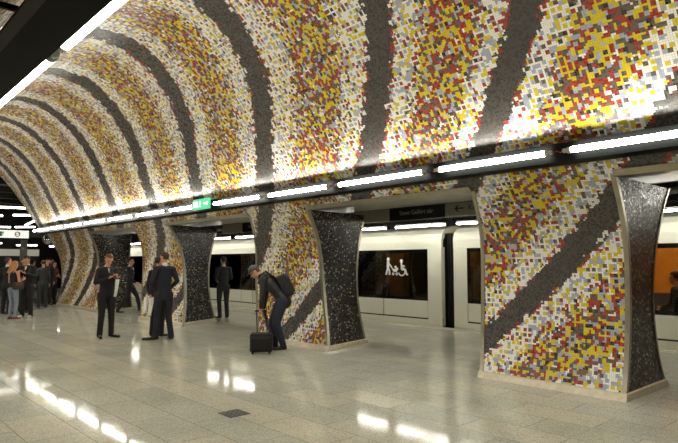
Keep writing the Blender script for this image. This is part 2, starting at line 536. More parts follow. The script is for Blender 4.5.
# pillars in view
PL = [None,
      ('huge mosaic pillar nearest the camera, at the right side of the picture'),
      ('mosaic pillar that the man bending over his bag stands against'),
      ('mosaic pillar just behind the two people in dark suits seen from the back'),
      ('farthest and widest mosaic pillar, at the end of the vault beside the crowd')]
def edge_strip(yc, side):
    """steel strip that follows the curved front corner of a pillar"""
    b = bmesh.new()
    prev = None
    w = 0.045
    for z in ZS:
        x, s = at_z(z); y = quad3(*yc, z)
        d = side
        ring = [(x - .014, y + d * .012, z), (x - .014, y - d * w, z), (x + .004, y - d * w, z), (x + .004, y - d * .002, z), (x + .05, y - d * .002, z), (x + .05, y + d * .012, z)]
        vs = [b.verts.new(p) for p in ring]
        if prev:
            for q in range(6): b.faces.new((prev[q], prev[(q + 1) % 6], vs[(q + 1) % 6], vs[q]))
        else: b.faces.new(vs)
        prev = vs
    b.faces.new(prev[::-1])
    bmesh.ops.recalc_face_normals(b, faces=b.faces[:])
    return b
for i in range(1, 5):
    yn, yf = PIL[i]
    ym = (yn[0] + yf[0]) / 2
    P = thing('mosaic_pillar', PL[i], 'pillar', (7.6, ym, 0), 0, 'pillars of the right arcade')
    inv = Matrix.Translation((-7.6, -ym, 0))
    def part(name, b, m, smooth=True):
        bmesh.ops.transform(b, matrix=inv, verts=b.verts[:])
        return obj(name, b, m, P, smooth)
    b = bmesh.new(); grid_uv(b, face_rows(yn, yf)[::-1]); f0 = part('front_facing', b, M_MOS); f0['label'] = 'striped coloured mosaic front'
    b = bmesh.new(); grid_uv(b, jamb_rows(yn)); f0 = part('side_facing', b, M_SPK); f0['label'] = 'dark speckled mosaic side'
    b = bmesh.new(); grid_uv(b, jamb_rows(yf)[::-1]); f0 = part('side_facing', b, M_SPK); f0['label'] = 'dark speckled mosaic side'
    b = bmesh.new(); grid_uv(b, back_rows(yn, yf)); part('back_facing', b, M_MOS)
    part('edge_strip', edge_strip(yn, -1), M_STEEL, False)
    part('edge_strip', edge_strip(yf, 1), M_STEEL, False)
    # rear corner strips
    for yc, d in ((yn, -1), (yf, 1)):
        b = bmesh.new(); prev = None
        for z in ZS:
            x = back_x(z); y = quad3(*rear(yc), z)
            vs = [b.verts.new(p) for p in ((x - .04, y + d * .012, z), (x + .012, y + d * .012, z), (x + .012, y - d * .04, z))]
            if prev:
                for q in range(2): b.faces.new((prev[q], prev[q + 1], vs[q + 1], vs[q]))
            prev = vs
        part('edge_strip', b, M_STEEL, False)
    b = bmesh.new()
    x0 = 6.975; x1 = 8.36
    H = 0.09
    V0 = []
    for z, e in ((0, .0), (H - .01, -.004), (H, -.016)):
        xf = at_z(z)[0] - .03 - e * -1 * 0 ; ya = quad3(*yn, z) - .03 - e; yb = quad3(*yf, z) + .03 + e
        xr = back_x(z) + .03 + e
        V0.append([b.verts.new(p) for p in ((xf - e, ya, z), (xr, quad3(*rear(yn), z) - .03 - e, z), (xr, yb, z), (xf - e, yb, z))])
    for A, B in zip(V0, V0[1:]):
        for q in range(4): b.faces.new((A[q], A[(q + 1) % 4], B[(q + 1) % 4], B[q]))
    b.faces.new(V0[-1]); b.faces.new(V0[0][::-1])
    bmesh.ops.recalc_face_normals(b, faces=b.faces[:])
    part('base_plinth', b, M_PLINTH, False)

# ---------------------------------------------------------------- lamp rows along the vault
GAPS = [-2.5, -0.7, 1.1, 2.9, 4.67, 6.62, 8.5, 10.42, 12.4, 14.25, 16.13, 18.05, 19.9, 21.8, 23.6]
ZT = 2.845
def rail(side):
    f = (lambda x: x) if side > 0 else (lambda x: 2 * CX - x)
    b = bmesh.new()
    poly = [(6.085, 2.745), (6.30, 2.745), (6.30, 2.77), (6.13, 2.785), (6.10, 2.86), (6.068, 2.955), (6.055, 2.95), (6.085, 2.86), (6.085, 2.78)]
    extrude_poly(b, [(f(x), z) for x, z in poly], 'y', -2.6, 23.7)
    # brackets that fix the rail to the vault
    for y in GAPS:
        box(b, *sorted((f(6.20), f(6.44))), y - .012, y + .012, 2.775, 2.80)
    return b
ORD = ['nearest', 'second', 'third', 'fourth', 'fifth', 'sixth', 'seventh', 'eighth', 'ninth', 'tenth', 'eleventh', 'twelfth', 'thirteenth', 'fourteenth']
o = obj('lamp_rail', rail(1), M_RAIL); tag(o, 'long black rail under the row of tubes above the arcade openings', 'lamp rail')
o2_ = o
o = obj('lamp_rail', rail(-1), M_RAIL); tag(o, 'wide black rail of tubes crossing the top left corner overhead', 'lamp rail')
for par, f in ((o2_, lambda x: x), (o, lambda x: 2 * CX - x)):
    b = bmesh.new(); box(b, *sorted((f(6.30), f(6.36))), -2.6, 23.7, 2.745, 2.765); f_ = obj('rail_flange', b, mat('grey_flange', (42, 41, 39), .5, spec=.1), par); f_['label'] = 'grey outer flange'
def tube_lamp(x, y0, y1, z, label, group, m=None, r=0.033):
    t = thing('tube_lamp', label, 'lamp', (x, (y0 + y1) / 2, z), 0, group)
    h = (y1 - y0) / 2
    b = bmesh.new(); tube(b, [(0, -h + .07, 0), (0, h - .07, 0)], r, 14); obj('glow_tube', b, m or M_TUBE, t, True)
    for s in (-1, 1):
        b = bmesh.new()
        tube(b, [(0, s * (h - .09), 0), (0, s * (h - .05), 0), (0, s * (h - .045), 0), (0, s * h, 0)], [r + .004, r + .004, r * .8, r * .8], 14)
        obj('end_cap', b, M_CAP, t)
    return t
WHERE = ['over the right edge of the picture', 'above the nearest pillar', 'above the opening left of the nearest pillar', 'above the train gap opening',
         'above the pillar of the bending man', 'just right of the green exit sign', 'just left of the green exit sign', '', '', '', '', '', '']
k = 0
for i in range(1, len(GAPS) - 1):
    y0, y1 = GAPS[i] + .06, GAPS[i + 1] - .06
    if GAPS[i] == 10.42: y0 = 11.12
    if y1 < 1.0: 
        tube_lamp(6.0, y0, y1, ZT, 'glowing tube lamp on the right rail, past the right edge of the picture', 'tube lamps above the right arcade')
        continue
    lab = 'glowing tube lamp on the right rail, %s from the right edge of the picture' % ('first' if k == 0 else ORD[k])
    tube_lamp(6.0, y0, y1, ZT, lab, 'tube lamps above the right arcade')
    # short wire at the gap
    k += 1
for y in GAPS[2:9]:
    if abs(y - 10.42) < .1: continue
    b = bmesh.new(); tube(b, [(6.0, y - .05, ZT), (6.02, y - .02, ZT - .012), (6.01, y + .02, ZT + .01), (6.0, y + .05, ZT)], .005, 6)
    o = obj('lamp_cable', b, M_WIRE); tag(o, 'reddish cable joining two tube lamps, %s gap from the right' % ORD[int(GAPS.index(y)) - 2].replace('nearest', 'first'), 'cable', 'cables between the tubes')
for i in range(14):
    yc = 3.48 + 1.83 * (i - 2)
    nm = {1: 'lower end part, running off the top left edge', }.get(i)
    if i == 1: lab = 'large bright tube lamp overhead, the upper right one of two in the top left corner'
    elif i == 2: lab = 'large bright tube lamp overhead, the lower left one of two in the top left corner'
    else: lab = 'tube lamp on the left rail, outside the left or top edge of the picture'
    if i == 0 or i > 2: g = 'left rail tubes out of view'
    else: g = 'left rail tubes in view'
    tube_lamp(2 * CX - 6.0, yc - 1.83 + .05, yc - .05, ZT, lab, g)

# green exit sign in the lamp row
sg = thing('exit_sign', 'green and white lit emergency exit sign between two tube lamps', 'sign', (5.97, 10.76, 2.78))
M_GRN = mat('exit_green', (30, 140, 90), .4, emit=(70, 180, 125), es=1.2)
M_WHT = mat('exit_white', (235, 245, 235), .4, emit=(235, 255, 240), es=1.6)
b = bmesh.new(); box(b, -.03, .03, -.33, .33, -.02, .2, .006); obj('case', b, M_GRN, sg)
def figure_run(b, cy, cz, s, x):
    tube(b, [(x, cy, cz + .62 * s), (x, cy - .001, cz + .80 * s)], .09 * s, 8)
    for pts in ([(0, .55), (.08, .25)], [(.08, .25), (-.15, .1), (-.1, -.15)], [(.08, .25), (.28, .1), (.4, -.12)], [(0, .5), (-.25, .42)], [(0, .5), (.2, .4), (.3, .5)]):
        tube(b, [(x, cy + p[0] * s, cz + p[1] * s) for p in pts], .05 * s, 6)
b = bmesh.new(); figure_run(b, .0, .045, .14, -.034)
box(b, -.036, -.031, .12, .3, .03, .15)
box(b, -.036, -.031, -.3, -.14, .075, .105)
extrude_poly(b, [(-.3, .05), (-.3, .13), (-.22, .09)], 'x', -.036, -.031)
obj('pictogram', b, M_WHT, sg)

# ---------------------------------------------------------------- platform: lamps, signs
def platform_lamp(x, y0, y1, z, label, group):
    t = thing('platform_lamp', label, 'lamp', (x, (y0 + y1) / 2, z), 0, group)
    h = (y1 - y0) / 2
    b = bmesh.new(); tube(b, [(0, -h + .08, 0), (0, h - .08, 0)], .022, 10); obj('glow_tube', b, M_TUBEP, t, True)
    b = bmesh.new(); box(b, -.07, .07, -h, h, .05, .12); 
    for s in (-1, 1): box(b, -.03, .03, s * (h - .04) - .04, s * (h - .04) + .04, -.03, .06)
    obj('housing', b, M_DARK, t)
    for s in (-.6, .6):
        b = bmesh.new(); box(b, -.012, .012, s * h - .012, s * h + .012, .12, 3.3 - z); obj('hanger', b, M_DARK, t)
    return t
pl_y = [8.05 + 1.9 * j for j in range(-4, 15)]
oc = ['farthest right', 'second', 'third', 'fourth', 'fifth', 'sixth', 'seventh', 'eighth', 'ninth', 'tenth', 'eleventh', 'twelfth', 'thirteenth', 'fourteenth', 'fifteenth', 'sixteenth', 'seventeenth', 'eighteenth', 'nineteenth']
for j, y in enumerate(pl_y):
    platform_lamp(11.0, y, y + 1.75, 2.54, 'tube lamp over the platform edge beside the train, %s in the row from the right' % oc[j].replace('farthest right', 'first'), 'platform edge lamps')
bm = bmesh.new()
for x, z, r in ((9.8, 3.05, .1), (10.2, 3.1, .07), (11.5, 3.0, .12)):
    tube(bm, [(x, -8, z), (x, 23.7, z)], r, 10)
o = obj('trim_9', bm, mat('ceiling_pipes', (70, 68, 64), .45, .3)); tag(o, kind='structure')

def text_mesh(name, body, size, m, parent, loc, rot, ext=.002):
    cu = bpy.data.curves.new(name, 'FONT')
    cu.body = body; cu.size = size; cu.extrude = ext; cu.align_x = 'CENTER'; cu.align_y = 'CENTER'; cu.resolution_u = 3
    tmp = bpy.data.objects.new('tmp', cu); COL.objects.link(tmp)
    dg = bpy.context.evaluated_depsgraph_get()
    me = bpy.data.meshes.new_from_object(tmp.evaluated_get(dg))
    bpy.data.objects.remove(tmp)
    me.name = name; me.materials.clear()
    o = link(name, me, m, parent)
    o.location = loc; o.rotation_euler = rot
    return o
M_SGNW = mat('sign_pale', (150, 150, 140), .45, noise=.05)
M_TXT = mat('sign_lettering', (160, 160, 152), .5)
def station_sign(yc, label, arrow):
    t = thing('station_sign', label, 'sign', (8.7, yc, 2.475), 0, 'hanging station signs')
    b = bmesh.new(); box(b, -.05, .05, -.7, .7, 0, .29, .008); obj('dark_panel', b, M_BLACK, t)
    b = bmesh.new(); box(b, -.05, .05, .705, 1.75, 0, .29, .008); p1 = obj('pale_panel', b, M_SGNW, t); p1['label'] = 'pale grey left panel'
    b = bmesh.new(); box(b, -.05, .05, -1.9, -.705, 0, .29, .008); p2 = obj('pale_panel', b, M_SGNW, t); p2['label'] = 'pale grey right panel'
    for y in (-1.4, 0, 1.4):
        b = bmesh.new(); tube(b, [(0, y, .29), (0, y, .82)], .015, 8); obj('hanger', b, M_STEEL, t)
    R = (PI / 2, 0, -PI / 2)
    text_mesh('lettering', 'Szent Gellért tér', .125, M_TXT, t, (-.053, 0.0, .145), R)
    text_mesh('lettering', 'Kelenföld', .14, M_BLACK, t, (-.053, -1.49, .145), R)
    b = bmesh.new()
    box(b, -.055, -.05, -1.12, -.94, .135, .16)
    extrude_poly(b, [(-.92, .147), (-.99, .21), (-1.015, .21), (-.96, .147), (-1.015, .085), (-.99, .085)], 'x', -.055, -.05)
    obj('arrow', b, M_BLACK, t)
    return t
station_sign(7.12, 'dark hanging station name sign with pale ends, behind the opening left of the nearest pillar', True)
station_sign(12.6, 'small dark hanging station sign seen in the opening behind the bending man', True)

# ---------------------------------------------------------------- trains
M_TRW = mat('cream_train_paint', (232, 230, 212), .28, noise=.03)
M_TRI = mat('train_interior', (150, 120, 78), .6, noise=.15, nscale=4)
M_TRI2 = mat('train_interior_orange', (190, 128, 52), .6, noise=.15, nscale=4)
M_GLS = glass_material('dark_train_glass', (.5, .48, .42), .3)
M_GLS2 = glass_material('clear_train_glass', (.75, .72, .62), .3)
M_BAND = mat('black_window_band', (9, 9, 10), .08, spec=.6)
M_YEL = mat('yellow_pole', (220, 185, 30), .35)
M_SEAM = mat('dark_seam', (35, 34, 32), .5)
M_LITP = mat('train_ceiling_light', (255, 240, 200), .5, emit=(255, 214, 140), es=9)
M_LITW = mat('train_ceiling_light_dim', (255, 240, 200), .5, emit=(255, 214, 140), es=3.5)
def train_car(y0, y1, first_w, wins, label, lit, glass, inner):
    """y0 near end .. y1 far end of the body; wins = list of (a, b) panes"""
    t = thing('train_car', label, 'train car', (11.75, (y0 + y1) / 2, 0.0), 0, 'cars of the waiting train')
    inv = Matrix.Translation((-11.75, -(y0 + y1) / 2, 0))
    def part(name, b, m, smooth=False, parent=t):
        bmesh.ops.transform(b, matrix=inv, verts=b.verts[:]); return obj(name, b, m, parent, smooth)
    b = bmesh.new()
    out = [(11.75, 1.99), (11.745, 2.2), (11.79, 2.38), (11.93, 2.5), (12.3, 2.6), (13.2, 2.66), (14.0, 2.55), (14.3, 2.3), (14.3, 0.2), (14.24, .2), (14.24, 2.2), (13.9, 2.45), (13.2, 2.52), (12.3, 2.46), (11.95, 2.36), (11.83, 2.2), (11.83, 1.99)]
    extrude_poly(b, out, 'y', y0, y1)
    part('roof_shell', b, M_TRW)
    b = bmesh.new(); box(b, 11.83, 14.24, y0, y1, -.05, .0); part('cabin_floor', b, M_SEAM)
    b = bmesh.new(); box(b, 11.77, 14.2, y0, y1, -.95, -.05)
    box(b, 11.75, 11.8, y0, y1, -.3, .165, .004); part('skirt', b, M_TRW)
    # lower panels between seams and window panes over them
    b = bmesh.new(); box(b, 11.765, 11.80, y0, y1, .16, .21); box(b, 11.77, 11.80, y0, y1, .62, .66); box(b, 11.775, 11.80, y0, y1, .2, .65); part('seam_strip', b, M_SEAM)
    for a, c in wins:
        b = bmesh.new(); box(b, 11.75, 11.81, a + .018, c - .018, .2, .64, .008); part('lower_panel', b, M_TRW)
        b = bmesh.new()
        box(b, 11.757, 11.81, a, a + .06, .65, 1.995); box(b, 11.757, 11.81, c - .06, c, .65, 1.995)
        box(b, 11.757, 11.81, a + .06, c - .06, .65, .72); box(b, 11.757, 11.81, a + .06, c - .06, 1.90, 1.995)
        fr = part('window_frame', b, M_BAND)
        b = bmesh.new(); box(b, 11.76, 11.77, a + .06, c - .06, .72, 1.90); part('pane', b, glass, parent=fr)
    # ends
    for (a, c) in ((y0, wins[0][0]), (wins[-1][1], y1)):
        b = bmesh.new(); box(b, 11.745, 11.9, a, c, .02, 2.04, .02); part('end_post', b, M_TRW)
        b = bmesh.new(); yy = a if a == y0 else c - .05
        box(b, 11.9, 14.24, yy, yy + .05, -.05, 2.4); part('end_wall', b, M_BLACK)
    b = bmesh.new(); box(b, 14.1, 14.2, y0 + .06, y1 - .06, 0, 2.2); part('inner_wall', b, inner)
    b = bmesh.new()
    for q in range(int((y1 - y0) / 1.6)):
        ya = y0 + .8 + q * 1.6
        if q % 2 == 0: box(b, 13.9, 14.09, ya, ya + .9, .85, 1.8)
    part('far_window', b, M_BAND)
    b = bmesh.new(); box(b, 12.9, 13.1, y0 + .3, y1 - .3, 2.40, 2.44); part('ceiling_light', b, lit)
    seats = [y0 + 1.2 + 2.6 * q for q in range(int((y1 - y0) / 2.6))]
    for ya in seats:
        b = bmesh.new()
        box(b, 13.5, 14.05, ya, ya + 1.1, .38, .46, .02); box(b, 13.95, 14.08, ya, ya + 1.1, .46, .95, .02)
        part('bench_seat', b, mat('seat_fabric', (60, 70, 110), .8))
    return t, part
carA_w = [(9.3, 10.87), (10.87, 12.4), (12.4, 13.7), (13.7, 15.3), (15.3, 16.6), (16.6, 17.35), (17.35, 18.1), (18.1, 19.6), (19.6, 21.2), (21.2, 22.8), (22.8, 24.4), (24.4, 26.1), (26.1, 27.8), (27.8, 29.5), (29.5, 31.9)]
tA, pA = train_car(8.85, 32.3, 9.3, carA_w, 'cream train car with black windows and a white pushchair and wheelchair sign', M_LITW, M_GLS, mat('dark_train_interior', (34, 30, 27), .6))
carB_w = [(-7.6, -6.2), (-6.2, -4.4), (-4.4, -2.6), (-2.6, -.9), (-.9, 0.9), (0.9, 2.6), (2.6, 4.4), (4.4, 6.2), (6.2, 8.08)]
tB, pB = train_car(-8.0, 8.48, 0, carB_w, 'cream train car at the right with a warm lit window, beyond the nearest pillar', M_LITP, M_GLS2, M_TRI2)
b = bmesh.new(); tube(b, [(11.9, 11.72, 0), (11.9, 11.72, 2.3)], .025, 10); pA('grab_pole', b, M_YEL, True)
b = bmesh.new(); box(b, 14.0, 14.09, 11.9, 13.1, .1, 2.2); box(b, 13.8, 14.0, 11.9, 11.98, .1, 2.2); pA('tan_partition', b, M_TRI)
b = bmesh.new(); box(b, 14.0, 14.09, 22.2, 23.6, .1, 2.2); pA('tan_partition', b, M_TRI)
b = bmesh.new(); tube(b, [(12.6, 14.6, 0), (12.6, 14.6, 2.3)], .02, 10); pA('grab_pole', b, M_YEL, True)
b = bmesh.new(); tube(b, [(12.9, 3.75, 0), (12.9, 3.75, 2.3)], .02, 10); pB('grab_pole', b, M_YEL, True)
b = bmesh.new(); box(b, 12.2, 12.24, 3.42, 3.5, 1.70, 1.88, .01); tube(b, [(12.22, 3.46, 1.86), (12.22, 3.46, 2.3)], .012, 6); pB('strap_handle', b, mat('red_strap', (190, 40, 25), .5))
# red-ish seam handle and pictogram of pushchair and wheelchair on the glass
M_PIC = mat('white_sticker', (240, 240, 236), .5)
def pict():
    b = bmesh.new()
    x0, x1 = 11.745, 11.7565
    def seg(pts, w):
        for (a, c), (d, e) in zip(pts, pts[1:]):
            L = math.hypot(d - a, e - c) or 1e-6
            nx, ny = -(e - c) / L * w / 2, (d - a) / L * w / 2
            extrude_poly(b, [(a + nx, c + ny), (a - nx, c - ny), (d - nx, e - ny), (d + nx, e + ny)], 'x', x0, x1)
    def disc(cy, cz, r, n=14):
        extrude_poly(b, [(cy + r * math.cos(2 * PI * q / n), cz + r * math.sin(2 * PI * q / n)) for q in range(n)], 'x', x0, x1)
    def ring(cy, cz, r, w, a0=0, a1=2 * PI, n=16):
        seg([(cy + r * math.cos(a0 + (a1 - a0) * q / n), cz + r * math.sin(a0 + (a1 - a0) * q / n)) for q in range(n + 1)], w)
    # walker pushing a pushchair (drawn towards smaller y = to the right in view)
    Y, Z = 10.68, 1.30
    disc(Y, Z + .43, .05); seg([(Y, Z + .38), (Y + .01, Z + .18)], .085)
    seg([(Y + .01, Z + .2), (Y + .09, Z + .0)], .05); seg([(Y + .0, Z + .2), (Y - .05, Z + .09), (Y - .04, Z + .0)], .05)
    seg([(Y, Z + .34), (Y - .12, Z + .22)], .035)
    seg([(Y - .12, Z + .22), (Y - .2, Z + .1), (Y - .32, Z + .1)], .03); ring(Y - .18, Z + .03, .03, .02); ring(Y - .31, Z + .03, .03, .02)
    seg([(Y - .17, Z + .14), (Y - .33, Z + .14), (Y - .33, Z + .2)], .06); disc(Y - .27, Z + .22, .035)
    # wheelchair user
    Y = 10.16
    disc(Y + .04, Z + .38, .05); seg([(Y + .04, Z + .34), (Y + .03, Z + .15), (Y - .1, Z + .15), (Y - .14, Z + .02), (Y - .19, Z + .02)], .05)
    seg([(Y + .03, Z + .26), (Y - .08, Z + .24)], .035); ring(Y + .03, Z + .1, .115, .032, math.radians(100), math.radians(340))
    return b
p = pA('pushchair_wheelchair_sign', pict(), M_PIC); p['label'] = 'white sticker of a pushchair and a wheelchair on the window'
b = bmesh.new()
# bellows between the cars: pleated black hood
n = 9
for q in range(n):
    ya = 8.49 + q * .039
    e = .0 if q % 2 else .04
    box(b, 11.95 + e, 14.1 - e, ya, ya + .038, -.1, 2.35 - e)
o = obj('train_bellows', b, mat('bellows_rubber', (14, 14, 15), .55)); tag(o, 'black pleated bellows joining the two train cars', 'bellows')

# ---------------------------------------------------------------- far hall: lamps, sign, mirror
def far_lamp(p0, p1, label):
    p0, p1 = Vector(p0), Vector(p1)
    c = (p0 + p1) / 2
    t = thing('ceiling_tube_lamp', label, 'lamp', c, 0, 'tube lamps of the far hall')
    b = bmesh.new(); tube(b, [p0 - c, p1 - c], .045, 10); obj('glow_tube', b, M_TUBE2, t, True)
    b = bmesh.new(); dz = Vector((0, 0, .1)); tube(b, [p0 - c + dz, p1 - c + dz], .05, 8); obj('housing', b, M_DARK, t)
    for u in (.2, .8):
        b = bmesh.new(); q = p0.lerp(p1, u) - c; tube(b, [q + dz, Vector((q.x, q.y, 5.6 - c.z))], .015, 6); obj('hanger', b, M_DARK, t)
M_TUBE2 = mat('far_glow', (250, 252, 248), 0.4, emit=(255, 252, 238), es=7)
far_lamp((4.4, 30, 4.21), (7.35, 30, 4.27), 'long ceiling tube lamp, topmost at the left edge beyond the vault')
far_lamp((4.9, 32, 3.98), (6.75, 32, 4.0), 'ceiling tube lamp cut by the left edge, below the topmost one')
far_lamp((7.2, 32, 4.06), (8.05, 32, 4.1), 'short ceiling tube lamp just inside the end of the vault')
far_lamp((6.3, 40, 3.88), (8.9, 40, 3.90), 'low ceiling tube lamp at left, just above the white direction sign')
far_lamp((9.15, 40, 3.92), (10.3, 40, 3.98), 'low short ceiling tube lamp above the grey post')
far_lamp((7.3, 30, 3.45), (7.8, 30.3, 3.73), 'slanting tube lamp beyond the end of the vault')
for j, (x, y, z) in enumerate([(8.0, 44, 3.0), (10.2, 44, 2.9), (11.2, 40, 2.75)]):
    far_lamp((x, y, z), (x + 1.3, y, z + .02), 'small distant tube lamp above the crowd, %s from the left' % ['first', 'second', 'third'][j])

t = thing('direction_sign', 'white direction sign with green figures and a red ring on a grey post', 'sign', (6.3, 26, 0))
b = bmesh.new(); box(b, -.13, .13, -.06, .06, 0, 2.75, .02); obj('post', b, mat('grey_post', (120, 120, 118), .4, .3), t)
M_LBX = mat('lit_sign_face', (235, 238, 225), .5, emit=(235, 240, 225), es=.75)
b = bmesh.new(); box(b, -2.6, .14, -.12, -.065, 2.66, 2.97, .01); obj('board', b, M_LBX, t)
b = bmesh.new(); box(b, -2.6, .14, -.115, -.07, 2.60, 2.655); obj('lower_rail', b, M_DARK, t)
M_GR2 = mat('sign_green', (40, 150, 110), .5); M_RD2 = mat('sign_red', (214, 70, 40), .5)
b = bmesh.new()
for x in (-1.25, -1.0): figure_run(b, 0, 0, .2, 0) if False else box(b, x, x + .16, -.124, -.12, 2.72, 2.91)
box(b, -.82, -.79, -.124, -.12, 2.74, 2.9); box(b, -.84, -.77, -.124, -.12, 2.86, 2.9)
obj('pictogram', b, M_GR2, t)
b = bmesh.new()
n = 20
for q in range(n):
    a0, a1 = 2 * PI * q / n, 2 * PI * (q + 1) / n
    extrude_poly(b, [(-.28 + r * math.cos(a), 2.815 + r * math.sin(a)) for r, a in ((.11, a0), (.11, a1), (.07, a1), (.07, a0))], 'y', -.124, -.12)
extrude_poly(b, [(-.36, 2.79), (-.34, 2.77), (-.2, 2.84), (-.22, 2.86)], 'y', -.124, -.12)
obj('ring_symbol', b, M_RD2, t)
t = thing('convex_mirror', 'round bright convex mirror hanging beyond the last pillar', 'mirror', (8.3, 30, 2.8))
b = bmesh.new(); bmesh.ops.create_uvsphere(b, u_segments=20, v_segments=10, radius=.22)
bmesh.ops.scale(b, vec=(1, .35, 1), verts=b.verts); obj('mirror_face', b, mat('mirror', (220, 220, 220), .05, 1.0), t, True)
b = bmesh.new(); tube(b, [(0, .06, .1), (0, .1, 2.8)], .02, 8); tube(b, [(.001 + .235 * math.cos(a), .0, .235 * math.sin(a)) for a in [2 * PI * q / 20 for q in range(21)]], .018, 6); obj('rim', b, M_STEEL, t)
# pale kiosk wall far behind the crowd
t = thing('ticket_kiosk', 'pale lit kiosk front far behind the crowd', 'kiosk', (9.8, 43, 0))
b = bmesh.new(); box(b, -1.8, 1.6, 0, 1.5, 2.15, 2.6, .03); obj('fascia', b, mat('kiosk_fascia', (200, 196, 180), .5, emit=(220, 215, 195), es=.25), t)
b = bmesh.new(); box(b, -1.8, 1.6, .2, 1.5, 0, 2.15); obj('body', b, M_DARKW, t)

# drain
t = thing('floor_drain', 'small square dark metal drain grate set in the floor', 'drain', (3.385, 5.32, 0))
b = bmesh.new(); box(b, -.125, .125, -.13, .13, -.0, .004); obj('frame', b, mat('drain_frame', (46, 44, 42), .5, .4), t)
b = bmesh.new()
for ix in range(-3, 4):
    for iy in range(-3, 4):
        if (ix + iy) % 2 == 0: box(b, ix * .032 - .011, ix * .032 + .011, iy * .033 - .011, iy * .033 + .011, .004, .007)
obj('grate', b, mat('drain_grate', (104, 100, 94), .45, .5), t)
#PEOPLE
# ---------------------------------------------------------------- people
M_SKIN = mat('skin', (206, 150, 122), .55, noise=.05)
M_SUIT = mat('black_suit', (19, 19, 22), .75, noise=.15)
M_NAVY = mat('navy_suit', (23, 26, 38), .75, noise=.15)
M_GSUIT = mat('grey_suit', (44, 46, 50), .75, noise=.15)
M_SHOE = mat('black_shoe', (14, 13, 13), .3)
M_SHIRT = mat('white_shirt', (225, 225, 222), .7)
M_PAPER = mat('white_paper', (240, 240, 236), .6)
M_EYE = mat('dark_eye', (25, 20, 18), .2)
def capsule(bm, a, b, ra, rb, seg=12, sq=None, right=None):
    """tapered capsule; sq = depth factor (elliptic section) with the wide axis along 'right'"""
    a, b = Vector(a), Vector(b)
    d = b - a
    L = d.length
    if L < 1e-5: d = Vector((0, 0, 1))
    d.normalize()
    u = Vector(right) if right is not None else d.cross(Vector((0, 1, 0.13)))
    u = (u - d * u.dot(d)).normalized(); v = d.cross(u)
    q = sq or 1.0
    rings = []
    for k in range(-4, 0):
        t = k / 4 * PI / 2
        rings.append((a + d * ra * math.sin(t) * min(1, q * 1.1), ra * math.cos(t)))
    rings.append((a, ra)); rings.append((b, rb))
    for k in range(1, 5):
        t = k / 4 * PI / 2
        rings.append((b + d * rb * math.sin(t) * min(1, q * 1.1), rb * math.cos(t)))
    R = []
    for c, r in rings:
        r = max(r, 1e-4)
        R.append([bm.verts.new(c + u * r * math.cos(t) + v * r * q * math.sin(t)) for t in [2 * PI * i / seg for i in range(seg)]])
    for A, B in zip(R, R[1:]):
        for i in range(seg): bm.faces.new((A[i], A[(i + 1) % seg], B[(i + 1) % seg], B[i]))
    bm.faces.new(R[0][::-1]); bm.faces.new(R[-1])
def chain(bm, pts, rs, sq=None, right=None):
    for i in range(len(pts) - 1): capsule(bm, pts[i], pts[i + 1], rs[i], rs[i + 1], sq=sq, right=right)
def ell(bm, c, r, M=None):
    g = bmesh.ops.create_icosphere(bm, subdivisions=3, radius=1.0)
    T = Matrix.Translation(c) @ (M.to_4x4() if M else Matrix.Identity(4)) @ Matrix.Diagonal((r[0], r[1], r[2], 1))
    bmesh.ops.transform(bm, matrix=T, verts=g['verts'])
def fuse(name, bm, m, parent, voxel=.009, it=4, fac=.5):
    """union of overlapping shapes into one continuous smooth skin"""
    bmesh.ops.recalc_face_normals(bm, faces=bm.faces[:])
    me = bpy.data.meshes.new('tmp'); bm.to_mesh(me); bm.free()
    t = bpy.data.objects.new('tmp', me); COL.objects.link(t)
    rm = t.modifiers.new('r', 'REMESH'); rm.mode = 'VOXEL'; rm.voxel_size = voxel
    sm = t.modifiers.new('s', 'SMOOTH'); sm.factor = fac; sm.iterations = it
    dg = bpy.context.evaluated_depsgraph_get()
    out = bpy.data.meshes.new_from_object(t.evaluated_get(dg))
    bpy.data.objects.remove(t)
    out.name = name; out.materials.clear()
    o = link(name, out, m, parent, True)
    return o
def rotz(v, a):
    return Vector((v[0] * math.cos(a) - v[1] * math.sin(a), v[0] * math.sin(a) + v[1] * math.cos(a), v[2]))
def hand(bm, w, e, palm, curl=.5, side=1, s=1.0):
    """w wrist, e forearm direction, palm = palm normal. five separate fingers"""
    e = Vector(e).normalized(); p = Vector(palm); p = (p - e * p.dot(e)).normalized()
    x = e.cross(p) * side         # towards the thumb
    w = Vector(w)
    for k in (-1, 0, 1): capsule(bm, w + x * .018 * k * s, w + e * .085 * s + x * .026 * k * s, .016 * s, .014 * s)
    for i, (off, L) in enumerate(((.033, .072), (.011, .08), (-.011, .075), (-.032, .06))):
        q = w + e * .088 * s + x * off * s
        d = e.copy(); r = .0095 * s
        for j, f in enumerate((.45, .32, .23)):
            ang = curl * (.5 + .5 * j)
            d = (d * math.cos(ang) + p * math.sin(ang)).normalized()
            n = q + d * L * f * s
            capsule(bm, q, n, r, r * .92, 8); q = n; r *= .92
    q = w + e * .025 * s + x * .03 * s
    d = (e * .6 + x * .7 + p * .3).normalized()
    for L, ang in ((.045, .25), (.032, .3), (.026, .3)):
        d = (d * math.cos(ang) + (e * .8 + p * .5).normalized() * math.sin(ang)).normalized()
        n = q + d * L * s; capsule(bm, q, n, .012 * s, .0105 * s, 8); q = n
